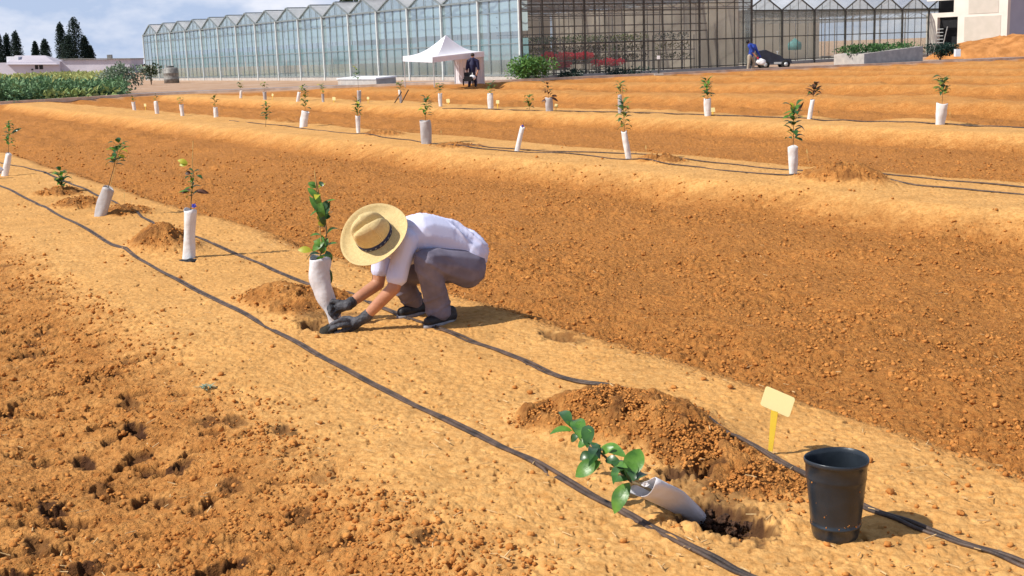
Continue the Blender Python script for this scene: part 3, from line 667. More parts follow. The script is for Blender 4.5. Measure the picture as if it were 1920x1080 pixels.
S2 = [((498, 238), None, 0, (500, 194), (193, 222), 14, 'leafdark', 'tube', 'round dark leafy sapling without guard, between two white guards in the left distance', .0),
 ((568, 238), (573, 209), .20, (571, 166), (168, 203), 13, 'leafolive', 'tube', 'sapling in a wide bright white leaning guard, below the far left greenhouse posts', .0),
 ((672, 250), (671, 217), .10, (669, 184), (186, 216), 13, 'leafdark', 'tube', 'sapling with a thin white guard standing just below the tall grey guard', .0),
 ((800, 269), (797, 226), .19, (800, 180), (183, 214), 14, 'leaf', 'tubegrey', 'sapling in a wide lavender-grey guard below the white tent', .0),
 ((968, 283), (980, 238), .085, (983, 225), None, 0, 'leaf', 'tube', 'leafless sapling in a thin leaning white guard with a blue tie', 1),
 ((1179, 301), (1170, 246), .085, (1167, 160), (192, 240), 15, 'leafolive', 'tube', 'tall sapling in a narrow white guard tilted to the left, near the picture centre', .0),
 ((1487, 332), (1487, 274), .11, (1489, 195), (200, 262), 17, 'leafdark', 'tube', 'tallest dark leaved sapling in a white guard on the right side of the second ridge', .0),
 ((405, 219), (404, 201), .14, (401, 180), (178, 198), 8, 'leafolive', 'tube', 'small distant sapling in white guard, rightmost of the four far left guards', .0),
 ((342, 216), (340, 196), .13, (338, 183), (182, 194), 5, 'leafolive', 'tube', 'small distant sapling in white guard, second from right of the four far left guards', .0),
 ((295, 214), (292, 190), .13, (293, 178), (176, 190), 4, 'leafolive', 'tube', 'small distant sapling in white guard, second from left of the four far left guards', .0),
 ((252, 206), (250, 191), .14, (249, 184), (182, 190), 4, 'leafolive', 'tube', 'small distant sapling in white guard, leftmost of the four far left guards', .0)]
for i, (b_, t_, wd, p_, bd, n_, lm, gm, lb, ti) in enumerate(S2):
    sapling(b_, t_, wd, p_, bd, n_, lm, gm, lb, 40 + i, tie=(980, 236) if ti else False, grp=G2, ll=.095, spread=.075,
            extra=[('leafbrown', [((1494, 215), (1507, 190))], .028), ('leafyel', [((1489, 205), (1482, 192))], .05)] if b_[0] == 1487 else ())
S3 = [((451, 184), (452, 170), .11, (450, 155), (154, 167), 7, 'leafolive', 'tube', 'far sapling in a tiny white guard, leftmost of the third ridge'),
 ((497, 187), (496, 172), .16, (495, 155), (153, 167), 6, 'leafolive', 'tubegrey', 'far sapling in a lavender guard near the left greenhouse wall'),
 ((558, 190), (561, 173), .12, (568, 163), (160, 172), 6, 'leafolive', 'tube', 'far sapling in a small leaning white guard behind the wide bright leaning guard'),
 ((606, 191), (605, 176), .11, (603, 158), (157, 172), 7, 'leafolive', 'tubegrey', 'far sapling in a small grey guard beside a yellow tag, before the low concrete block'),
 ((674, 193), (673, 170), .14, (669, 131), (130, 148), 9, 'leafdark', 'tubegrey', 'very tall thin sapling rising against the greenhouse from a dark grey guard'),
 ((752, 194), (749, 169), .09, (752, 155), (154, 168), 9, 'leafolive', 'tube', 'far sapling in white guard with crossed brown support sticks, left of the tent post'),
 ((826, 200), (825, 175), .12, (825, 158), (155, 173), 9, 'leafolive', 'tube', 'far sapling in a white guard right below the middle of the tent'),
 ((920, 204), (919, 175), .16, (922, 158), (154, 174), 12, 'leafolive', 'tube', 'far sapling in a white guard below the standing person at the tent'),
 ((992, 208), None, 0, (993, 176), (178, 205), 12, 'leafolive', 'tube', 'far leafy sapling without guard, left of the pinkish guard'),
 ((1030, 209), (1029, 183), .19, (1026, 158), (156, 182), 9, 'leafbrown', 'tubegrey', 'far sapling in a pinkish grey guard with reddish brown leaves'),
 ((1163, 213), (1162, 178), .10, (1163, 152), (155, 176), 9, 'leafolive', 'tubegrey', 'far sapling hidden behind the tall left tilting sapling'),
 ((1327, 218), (1326, 185), .15, (1325, 152), (150, 184), 18, 'leaf', 'tube', 'bright green sapling in a white guard before the right end of the glass wall'),
 ((1517, 223), (1524, 187), .10, (1528, 161), (160, 182), 12, 'leafbrown', 'tube', 'brownish sapling in a thin white guard leaning right, behind the tallest dark one'),
 ((1762, 234), (1767, 194), .19, (1768, 146), (147, 178), 15, 'leafolive', 'tube', 'rightmost sapling in a broad split white guard below the concrete planter')]
for i, (b_, t_, wd, p_, bd, n_, lm, gm, lb) in enumerate(S3):
    ex = ()
    if b_[0] == 1030: ex = [('leafbrown', [((1032, 182), (1047, 190)), ((1028, 186), (1015, 190)), ((1034, 180), (1045, 180))], .07)]
    r = sapling(b_, t_, wd, p_, bd, n_, lm, gm, lb, 80 + i, grp=G3, ll=.12, spread=.12, extra=ex)
    if b_[0] == 752:
        for (a0, a1) in (((766, 168), (752, 194)), ((738, 196), (753, 172))):
            b = MB(); b.bar(W(*a0, r.location[1] - .05), W(*a1, r.location[1] - .05), .022, 6); b.build('support_stick', 'bark', r, False, True)

# ------------------------------------------------------------------ tags
def ptag(base, top, sz, label, tilt=0., h=None, col='tag'):
    g = G(*base); z = hz(g[0], g[1]); B = np.array([g[0], g[1], z - .02]); T = W(top[0], top[1], g[1] - .005)
    r = empty('plant_tag', B, label, 'plant tag', 'yellow plant tags beside the saplings')
    ax = T - B; ax /= np.linalg.norm(ax); n0 = np.array([-.52, -.82, .24]); ex = np.cross(ax, n0); ex = -ex / np.linalg.norm(ex) * (-1 if ex[0] > 0 else 1); ex = ex if ex[0] > 0 else -ex; n0 = np.cross(ex, ax); n0 *= .0012
    ca, sa = math.cos(tilt), math.sin(tilt); ex2 = ex * ca + ax * sa; ax2 = ax * ca - ex * sa
    b = MB(); hw, hh = sz[0] / 2 * 1.12, sz[1] / 2
    cr = min(hw, hh) * .22; out = []
    for (sx, sz_, a0) in ((1, 1, 0), (-1, 1, 90), (-1, -1, 180), (1, -1, 270)):
        for k in range(4):
            a = math.radians(a0 + k * 30); out.append((sx * (hw - cr) + cr * math.cos(a), sz_ * (hh - cr) + cr * math.sin(a)))
    n = len(out); vs = [T + ex2 * p + ax2 * q + n0 for p, q in out] + [T + ex2 * p + ax2 * q - n0 for p, q in out]
    b.add(vs, [tuple(range(n)), tuple(range(n, 2 * n))[::-1]] + [(i, i + n, (i + 1) % n + n, (i + 1) % n) for i in range(n)])
    b.build('plate', col, r, False, True)
    b = MB(); w1 = sz[0] * .13; w0 = sz[0] * .07; Tp = T - ax2 * hh * .98
    b.hexa([B - ex * w0 + n0, B + ex * w0 + n0, B + ex * w0 - n0, B - ex * w0 - n0, Tp - ex * w1 + n0, Tp + ex * w1 + n0, Tp + ex * w1 - n0, Tp - ex * w1 - n0])
    b.build('spike', 'tagstem' if col == 'tag' else col, r, False, True)
ptag((1443, 857), (1458, 753), (.112, .083), 'large blank pale yellow plant tag standing behind the black pot', tilt=-.17)
ptag((626, 193), (626, 185), (.13, .12), 'small yellow tag right of the far grey guard before the low concrete block')
ptag((690, 194), (690, 184), (.09, .09), 'small yellow tag right of the very tall thin sapling')
ptag((841, 197), (840, 189), (.12, .12), 'small yellow tag right of the guard below the middle of the tent')
ptag((933, 204), (933, 191), (.10, .10), 'small yellow tag beside the guard below the standing person at the tent')
ptag((1042, 208), (1043, 198), (.09, .09), 'small yellow tag right of the pinkish guard')
ptag((1337, 216), (1336, 206), (.11, .10), 'small yellow tag touching the guard of the bright green sapling')
ptag((510, 188), (511, 178), (.08, .10), 'small yellow tag right of the far lavender guard')
ptag((273, 206), (272, 197), (.10, .10), 'small yellow tag between the two leftmost far guards')
ptag((137, 352), (134, 332), (.016, .05), 'narrow pale tag standing beside the small low sapling', col='cane')
ptag((233, 388), (233, 366), (.014, .05), 'narrow pale tag beside the leaning grey guard', col='cane')
ptag((1519, 318), (1513, 284), (.014, .05), 'narrow pale tag bending right of the tallest dark leaved sapling', col='cane')
ptag((1782, 231), (1781, 212), (.016, .05), 'narrow pale tag right of the rightmost broad guard', col='cane')
ptag((1536, 222), (1535, 210), (.02, .05), 'narrow pale tag right of the thin right-leaning guard', col='cane')
ptag((827, 266), (827, 247), (.016, .05), 'narrow pale tag right of the lavender-grey guard', col='cane')
ptag((1212, 291), (1211, 276), (.016, .05), 'narrow pale tag right of the narrow left-tilting guard', col='cane')

# ------------------------------------------------------------------ black pot
def pot():
    g = G(1566, 1009); z = hz(g[0], g[1]); r = empty('plant_pot', (g[0], g[1], z), 'empty black plastic nursery pot standing upright by the drip pipe', 'pot')
    H = .272
    def dent(p, i, th):
        k = p[2] / H
        a = 1 + .010 * math.sin(2 * th + 1) * k + .006 * math.sin(3 * th + 6 * k) + .012 * math.exp(-((th - 4.3) / .35) ** 2 - ((k - .72) / .1) ** 2) - .014 * math.exp(-((th - 4.0) / .18) ** 2 - ((k - .6) / .22) ** 2)
        return np.array([p[0] * a, p[1] * a, p[2] + .003 * math.sin(2 * th) * k])
    pr = [(.03, .004), (.068, .0), (.072, .006), (.076, .022), (.079, .044), (.0818, .046), (.0822, .052), (.080, .054)]
    pr += [(.080 + .0145 * t, .054 + .150 * t) for t in np.linspace(.08, 1, 10)]
    pr += [(.0965, .207), (.0955, .212), (.0968, .222), (.0975, .255), (.1015, .257), (.103, .262), (.1032, .269), (.1015, .272), (.0995, .270)]
    pr += [(.0955, .255), (.094, .215), (.090, .19), (.078, .055), (.072, .012), (.001, .010)]
    MB().lathe(pr, 56, fn=dent).build('body', 'pot', r, True)
    b = MB(); V, Fc = ico(1)
    for k in range(46):
        th = rnd.uniform(0, 6.28); zz_ = .055 + .2 * rnd.random() ** 2.2; rad = .080 + .0145 * (zz_ - .054) / .15 + .0005; sc = rnd.uniform(.0008, .0028)
        b.add(V * np.array([sc, sc, sc * 1.3]) + np.array([rad * math.cos(th), rad * math.sin(th), zz_]), Fc.tolist())
    for k in range(60):
        th = rnd.uniform(0, 6.28); rr_ = .07 * rnd.random() ** .5; sc = rnd.uniform(.002, .006); b.add(V * sc + np.array([rr_ * math.cos(th), rr_ * math.sin(th), .012]), Fc.tolist())
    o_ = b.build('soil_specks', 'clod', r); o_['kind'] = 'stuff'
pot()

# ------------------------------------------------------------------ the crouching person
def remesh(name, blobs, voxel, m, parent, smooth=8, fold=None):
    """blobs: list of chains [(pos, radius), ...]; grown into ONE continuous surface"""
    V, Fc = ico(2); vs = []; fs = []; o = 0
    for ch in blobs:
        for i in range(max(1, len(ch) - 1)):
            a, ra = np.array(ch[i][0], float), ch[i][1]
            b, rb = (np.array(ch[i + 1][0], float), ch[i + 1][1]) if len(ch) > 1 else (a, ra)
            n = max(1, int(np.linalg.norm(b - a) / (min(ra, rb) * .22)))
            for k in range(n + (1 if i >= len(ch) - 2 else 0)):
                t = k / n; vs.append(V * (ra + (rb - ra) * t) + a + (b - a) * t); fs.append(Fc + o); o += len(V)
    vs = np.concatenate(vs); fs = np.concatenate(fs)
    loc = np.array(parent.location[:]) if parent else np.zeros(3)
    me = bpy.data.meshes.new('tmp'); me.from_pydata((vs - loc).tolist(), [], fs.tolist()); ob = bpy.data.objects.new('tmp', me); COL.objects.link(ob)
    md = ob.modifiers.new('r', 'REMESH'); md.mode = 'VOXEL'; md.voxel_size = voxel
    if smooth: s = ob.modifiers.new('s', 'SMOOTH'); s.factor = .5; s.iterations = smooth
    dg = bpy.context.evaluated_depsgraph_get(); dg.update()
    res = bpy.data.meshes.new_from_object(ob.evaluated_get(dg)); bpy.data.objects.remove(ob); bpy.data.meshes.remove(me)
    res.name = name; n = len(res.vertices)
    if fold:
        co = np.empty(n * 3); no = np.empty(n * 3); res.vertices.foreach_get('co', co); res.vertices.foreach_get('normal', no)
        co = co.reshape(-1, 3); no = no.reshape(-1, 3); co = co + no * fold(co + loc)[:, None]; res.vertices.foreach_set('co', co.ravel())
    res.materials.clear(); res.materials.append(mat[m]); res.polygons.foreach_set('use_smooth', [True] * len(res.polygons)); res.update()
    r = bpy.data.objects.new(name, res); COL.objects.link(r); r.parent = parent; return r
Y0 = 7.3
def J(px, py, dy): return W(px, py, Y0 + dy)
def worker():
    g = G(826, 604); root = empty('person', (g[0], g[1], hz(g[0], g[1])), 'crouching person in straw hat, white shirt and grey trousers, planting with gloved hands', 'person')
    hipL = J(868, 500, .03); hipR = J(850, 496, .26); pel = J(872, 488, .13)
    knL = J(800, 490, -.20); anL = J(826, 585, -.05); knR = J(748, 512, .10); anR = J(776, 572, .24)
    lowb = J(862, 466, .12); midb = J(822, 447, .07); chest = J(782, 440, .01); neck = J(745, 437, -.04)
    shL = J(762, 452, -.15); shR = J(718, 456, .16); elL = J(738, 540, -.22); elR = J(709, 532, .14)
    wrL = J(684, 596, -.17); wrR = J(652, 572, .0)
    lat = shR - shL; lat = lat / np.linalg.norm(lat)
    # hat frame
    hc = J(703, 443, -.20); view = -ray(703, 443) / np.linalg.norm(ray(703, 443))
    ca, sa = math.cos(math.radians(37)), math.sin(math.radians(37)); im = rt * -.60 + up * .80
    az = view * ca + im * sa; az /= np.linalg.norm(az)
    face = np.array([-.75, -.1, -.65]); face -= az * (face @ az); face /= np.linalg.norm(face)
    side = np.cross(az, face)
    hd = hc - az * .055
    jaw = hd - az * .085 + face * .045; nk = hd - az * .09 - face * .03
    feetL = [(J(846, 592, .02), .034), (J(826, 597, -.06), .036), (J(804, 603, -.14), .028)]
    feetR = [(J(790, 578, .28), .034), (J(772, 581, .22), .036), (J(754, 585, .16), .028)]
    bd = [
        [(hd + az * .02 - face * .02, .082), (hd + face * .012, .080)], [(hd - az * .03 + face * .015, .068), (jaw, .042)],
        [(hd - az * .03 + face * .082, .010), (hd - az * .052 + face * .098, .012)],            # nose
        [(hd - az * .072 + face * .072 - side * .015, .009), (hd - az * .072 + face * .072 + side * .015, .009)],   # lips
        [(hd - az * .03 + side * .080, .013), (hd - az * .055 + side * .077, .010)], [(hd - az * .03 - side * .080, .013), (hd - az * .055 - side * .077, .010)],   # ears
        [(nk, .052), (neck, .060)],
        [(neck, .07), (chest, .10), (midb, .105), (lowb, .10), (pel, .12)],
        [(neck, .06), (shL, .055), (elL, .042), (elL * .35 + wrL * .65, .036), (wrL, .027)],
        [(neck, .06), (shR, .055), (elR, .041), (elR * .35 + wrR * .65, .035), (wrR, .026)],
        [(pel, .11), (hipL, .10), (knL, .06), (knL * .6 + anL * .4, .055), (anL, .036)] + feetL,
        [(pel, .11), (hipR, .10), (knR, .06), (knR * .6 + anR * .4, .055), (anR, .036)] + feetR,
        [(wrL, .026), (J(665, 607, -.16), .03)], [(wrR, .026), (J(645, 575, .02), .018)]]
    remesh('body', bd, .007, 'skin', root, 4)
    for s in (-1, 1):
        b = MB(); e = hd - az * .028 + face * .073 + side * s * .032; b.add((ico(2)[0] * .011 + e), ico(2)[1].tolist()); b.build('eye', 'white', root, True, True)
    remesh('hair', [[(hd + az * .005 - face * .032, .078), (hd - az * .05 - face * .045, .062)]], .006, 'hair', root, 3)
    spine = (lowb - neck) / np.linalg.norm(lowb - neck)
    def foldS(p):
        s = (p - neck) @ spine; q = (p - neck) @ lat; k = (p - neck) @ np.cross(spine, lat)
        wv_ = np.sin(s * 40 + 2.4 * np.sin(q * 9 + 1) + k * 34 + 11 * fbm(s * 4 + 3, k * 4 + q * 3 + 3, 2, 8))
        a = ((1 - np.abs(np.clip(wv_, -1, 1))) ** 2 - .3) * .022 * sm((fbm(s * 5 + 9, q * 5 + k * 6 + 2, 2, 21) - .40) / .25) * np.clip((s - .03) * 6, .05, 1)
        b_ = (fbm(s * 7 + 5, q * 4 + k * 5 + 5, 2, 5) - .5) * .010
        c = 0
        return a + b_ + c
    o1 = np.cross(spine, lat)
    sh = [[(neck * .93 + shL * .07, .082), (chest + lat * .05, .128), (midb + lat * .05, .126), (lowb + lat * .04, .122), (J(880, 470, .13) + lat * .03, .112)],
          [(neck, .08), (chest - lat * .06, .13), (midb - lat * .05, .128), (lowb - lat * .04, .122), (J(878, 474, .09) - lat * .02, .112)],
          [(neck, .07), (shL, .078), (shL * .55 + elL * .45, .066), (shL * .25 + elL * .75, .067)],
          [(neck, .07), (shR, .076), (shR * .6 + elR * .4, .062), (shR * .35 + elR * .65, .060)],
          [(J(742, 462, -.02), .085), (J(766, 466, -.02), .105)]]
    remesh('shirt', sh, .0065, 'shirt', root, 7, foldS)
    b = MB(); t = elL - shL; t /= np.linalg.norm(t)
    cl = nk * .8 + neck * .2; axn = (nk - neck) / np.linalg.norm(nk - neck)
    e1 = np.cross(axn, [0, 0, 1.]); e1 /= np.linalg.norm(e1); e2 = np.cross(axn, e1)
    MB().lathe([(.066, -.03), (.068, .0), (.070, .022), (.066, .026), (.062, .02), (.060, -.03)], 24, cl, (e1, e2, axn)).build('collar', 'shirt', root, True, True)
    def foldT(p):
        q = p - knL; d = np.linalg.norm(q, axis=1); nk_ = np.exp(-(d / .16) ** 2); lo = np.exp(-((p[:, 2] - anL[2] - .06) / .08) ** 2)
        f1 = np.maximum(np.sin(q[:, 0] * 46 + q[:, 2] * 62 + 3 * fbm(p[:, 0] * 5, p[:, 2] * 5, 2, 4)), 0) ** 2 * .0075 * nk_
        f2 = np.maximum(np.sin(q[:, 2] * 78 - q[:, 0] * 30 + 4 * fbm(p[:, 0] * 6, p[:, 2] * 6, 2, 6)), 0) ** 2 * .006 * lo
        return (fbm(p[:, 0] * 7 + p[:, 2] * 6, p[:, 2] * 5 - p[:, 0] * 5 + p[:, 1] * 6, 2, 15) - .5) * .016 + f1 + f2
    tr = [[(pel, .125), (hipL + np.array([.02, 0, -.01]), .125), (hipL * .5 + knL * .5, .098), (knL, .078), (knL * .55 + anL * .45, .076), (anL + np.array([-.01, 0, .045]), .078), (anL + np.array([-.01, -.005, .02]), .080)],
          [(pel, .125), (hipR, .115), (hipR * .5 + knR * .5, .092), (knR, .074), (knR * .5 + anR * .5, .070), (anR + np.array([-.01, 0, .04]), .068)],
          [(pel, .12), (J(876, 478, .13), .118)], [(J(882, 505, .1), .095), (J(874, 512, .1), .10)]]
    remesh('trousers', tr, .0065, 'trousers', root, 6, foldT)
    # shoes
    for ft, up_ in ((feetL, .0), (feetR, .0)):
        a, m_, t_ = [np.array(q[0]) for q in ft]; dn = np.array([0, 0, -.014])
        sh_ = remesh('shoe', [[(a + [0, 0, .006], .040), (m_ + [0, 0, .0], .042), (t_ + [0, 0, -.002], .034)], [(a + [0, 0, .03], .036), (m_ * .6 + a * .4 + [0, 0, .034], .036)]], .005, 'shoe', root, 5)
        d = (t_ - a) * [1, 1, 0]; d /= np.linalg.norm(d); sd_ = np.array([-d[1], d[0], 0]); zb = min(a[2], t_[2]) - .034
        b = MB(); o_ = []
        for k in range(28):
            th = 2 * math.pi * k / 28; L_ = np.linalg.norm((t_ - a)[:2]) / 2 + .044; wd = .040 * (1 + .12 * math.cos(th)) 
            o_.append(((a + t_) / 2 * [1, 1, 0]) + d * math.cos(th) * L_ + sd_ * math.sin(th) * wd)
        zz = lambda p, h: np.array([p[0], p[1], h + (.012 if (p - a) @ d < 0 else 0)])
        vs = [zz(p, zb - .004) for p in o_] + [zz(p, zb + .020) for p in o_]
        b.add(vs, [tuple(range(28))[::-1], tuple(range(28, 56))] + [(k, (k + 1) % 28, (k + 1) % 28 + 28, k + 28) for k in range(28)])
        vw = [(v[0] - root.location[0], v[1] - root.location[1], v[2] - root.location[2]) for v in b.v]; b.v = vw
        so_ = b.build('sole', 'sole', sh_, True)
    # gloves: palm, thumb leaving the side, four bent fingers
    def glove(wr, palm, fingers, thumb, cuffdir):
        ch = [[(wr, .035), (wr * .5 + palm * .5, .033), (palm, .040)]]
        for f in fingers: ch.append([(palm * .6 + np.array(f[0]) * .4, .017)] + [(p, r) for p, r in zip(f, (.0145, .0135, .0125, .011))])
        ch.append([(wr * .35 + palm * .65, .02)] + [(p, r) for p, r in zip(thumb, (.0165, .0145, .012))])
        ch.append([(wr + cuffdir * .012, .037), (wr + cuffdir * .032, .036)])
        return remesh('glove', ch, .004, 'glove', root, 3, lambda p: (fbm(p[:, 0] * 60 + p[:, 2] * 30, p[:, 1] * 40 + p[:, 2] * 60, 2, 3) - .5) * .004)
    cdL = (elL - wrL) / np.linalg.norm(elL - wrL); cdR = (elR - wrR) / np.linalg.norm(elR - wrR)
    glove(wrL, J(664, 607, -.17), [
        [J(650, 601, -.20), J(636, 601, -.215), J(624, 606, -.21), J(617, 613, -.20)],
        [J(651, 609, -.21), J(636, 611, -.23), J(623, 616, -.225), J(614, 622, -.21)],
        [J(653, 617, -.205), J(639, 621, -.22), J(627, 626, -.215), J(618, 630, -.20)],
        [J(657, 624, -.19), J(646, 629, -.20), J(637, 633, -.20), J(630, 634, -.19)]],
        [J(656, 597, -.15), J(645, 596, -.13), J(637, 600, -.125)], cdL)
    glove(wrR, J(640, 574, .03), [
        [J(629, 568, 0.055), J(620, 570, 0.040), J(616, 577, 0.030), J(618, 584, 0.025)],
        [J(629, 574, 0.045), J(620, 578, 0.025), J(618, 586, 0.015), J(622, 592, 0.010)],
        [J(631, 581, 0.045), J(624, 587, 0.025), J(624, 594, 0.015), J(629, 598, 0.015)],
        [J(635, 587, 0.055), J(630, 594, 0.035), J(631, 600, 0.025), J(636, 603, 0.025)]],
        [J(634, 566, .02), J(624, 565, .035), J(617, 569, .04)], cdR)
    # hat
    hat = empty('hat', hc, None, None); hat.parent = root; hat.location = hc - np.array(root.location[:])
    for k in ('label', 'category'):
        if k in hat: del hat[k]
    bpy.data.objects.remove(hat)
    def oval(p, i, th):
        return np.array([p[0] * 1.06, p[1] * .97, p[2]])
    def crown(p, i, th):
        x, y, z = p[0] * 1.08, p[1] * .90, p[2]
        k = max(0, (z - .045) / .10)
        z -= .034 * k * math.exp(-(y / .020) ** 2) * (1 - .3 * (x / .1)) 
        y *= 1 - .16 * k * (1 if x > 0 else .4)
        z -= .014 * k * max(0, -x / .08)
        return np.array([x, y, z])
    fr = (face, side, az)
    pr = []
    for t in np.linspace(0, 1, 9):                     # brim from crown to edge, top side
        r = .100 + .106 * t; pr.append((r, .004 - .010 * math.sin(t * 2.2) + .030 * t ** 3))
    pr2 = [(r, z - .003) for r, z in pr[::-1]]
    def brimfn(p, i, th):
        k = max(0, (math.hypot(p[0], p[1]) - .1) / .1)
        return np.array([p[0] * 1.03, p[1] * .99, p[2] + k * (.012 * math.cos(2 * th + 3.14) + .003 * math.sin(3 * th + 1))])
    b = MB(); b.lathe(pr + [(pr[-1][0] + .002, pr[-1][1] - .0015)] + pr2, 72, (0, 0, 0), fr, brimfn)
    cp = [(.105, .0), (.1045, .02), (.103, .05), (.101, .09), (.097, .125), (.090, .148), (.075, .162), (.050, .168), (.02, .170), (.0005, .170)]
    cp2 = []
    for i in range(len(cp) - 1):
        for q in range(3): t = q / 3; cp2.append((cp[i][0] * (1 - t) + cp[i + 1][0] * t, cp[i][1] * (1 - t) + cp[i + 1][1] * t))
    cp2.append(cp[-1]); b.lathe(cp2, 72, (0, 0, 0), fr, crown)
    ho = b.build('hat', 'straw', None, True); ho.parent = root
    # keep the weave centred on the crown: orient object axes to the hat
    Mh = Matrix(((face[0], side[0], az[0], 0), (face[1], side[1], az[1], 0), (face[2], side[2], az[2], 0), (0, 0, 0, 1)))
    inv = Mh.inverted(); me = ho.data
    for v in me.vertices: v.co = inv @ v.co
    ho.matrix_local = Matrix.Translation(Vector(hc - np.array(root.location[:]))) @ Mh
    bb = MB(); bb.lathe([(.1062, .004), (.1070, .006), (.1060, .036), (.1045, .037)], 72, (0, 0, 0), fn=lambda p, i, th: np.array([p[0] * 1.08, p[1] * .90, p[2]]))
    bo = bb.build('hat_band', 'band', ho, True)
    mk = MB()
    for k in range(22):
        th = k * 2 * math.pi / 22
        for d0 in (0.0, .045):
            vs = []
            for (dt, z) in ((0, .012), (.05 if d0 == 0 else .03, .012), (.05 if d0 == 0 else .03, .019), (0, .019)):
                a = th + d0 * 1.4 + dt; r = .1078 - .0007 * (z / .01 - 1) * .5; vs.append((r * 1.08 * math.cos(a), r * .90 * math.sin(a), z + (.002 if d0 else 0)))
            mk.add(vs, [(0, 1, 2, 3)])
    mk.build('band_pattern', 'bandmark', bo)
worker()
# root ball held at the foot of the sapling
def rootball():
    p = J(616, 623, -.19); V, Fc = ico(3); n = 1 + .35 * (vn(V[:, 0] * 2.5 + 9, V[:, 1] * 2.5 + V[:, 2] * 2, 3) - .5)
    b = MB(); b.add(V * n[:, None] * np.array([.055, .045, .045]) + p, Fc.tolist()); tag(b.build('root_ball', pm('rootball', (.03, .028, .02), (.012, .01, .008), .9, 40, .8, 90), None, True), 'dark moist root ball between the gloved hands', 'root ball')
rootball()

# ------------------------------------------------------------------ background: curb, road
def curbline():
    pts = smoothpath([np.array([p[0], p[1], 0]) for p in CURB], 4); b = MB(); sec = []
    for i, p in enumerate(pts):
        t = pts[min(i + 1, len(pts) - 1)] - pts[max(i - 1, 0)]; t = t / np.linalg.norm(t); n = np.array([-t[1], t[0], 0])
        sec.append([p - n * .0 + [0, 0, -.1], p - n * .0 + [0, 0, .12], p + n * .28 + [0, 0, .12], p + n * .28 + [0, 0, -.1]])
    vs = [q for s in sec for q in s]; fs = []
    for i in range(len(sec) - 1):
        for k in range(3): a = i * 4 + k; fs.append((a, a + 1, a + 5, a + 4))
    tag(b.add(vs, fs).build('kerb', 'curb'), kind='structure')
    for (i0, i1, wd) in ((2, 19, 6.0), (26, 36, 5.0)):
        b = MB(); vs = []; fs = []
        for i in range(i0, min(i1, len(pts))):
            p = pts[i]; t = pts[min(i + 1, len(pts) - 1)] - pts[i - 1]; t = t / np.linalg.norm(t); n = np.array([-t[1], t[0], 0]); vs += [p + n * .3 + [0, 0, .03], p + n * wd + [0, 0, .03]]
        for i in range(len(vs) // 2 - 1): fs.append((2 * i, 2 * i + 2, 2 * i + 3, 2 * i + 1))
        tag(b.add(vs, fs).build('road', 'asphalt'), kind='structure')
curbline()

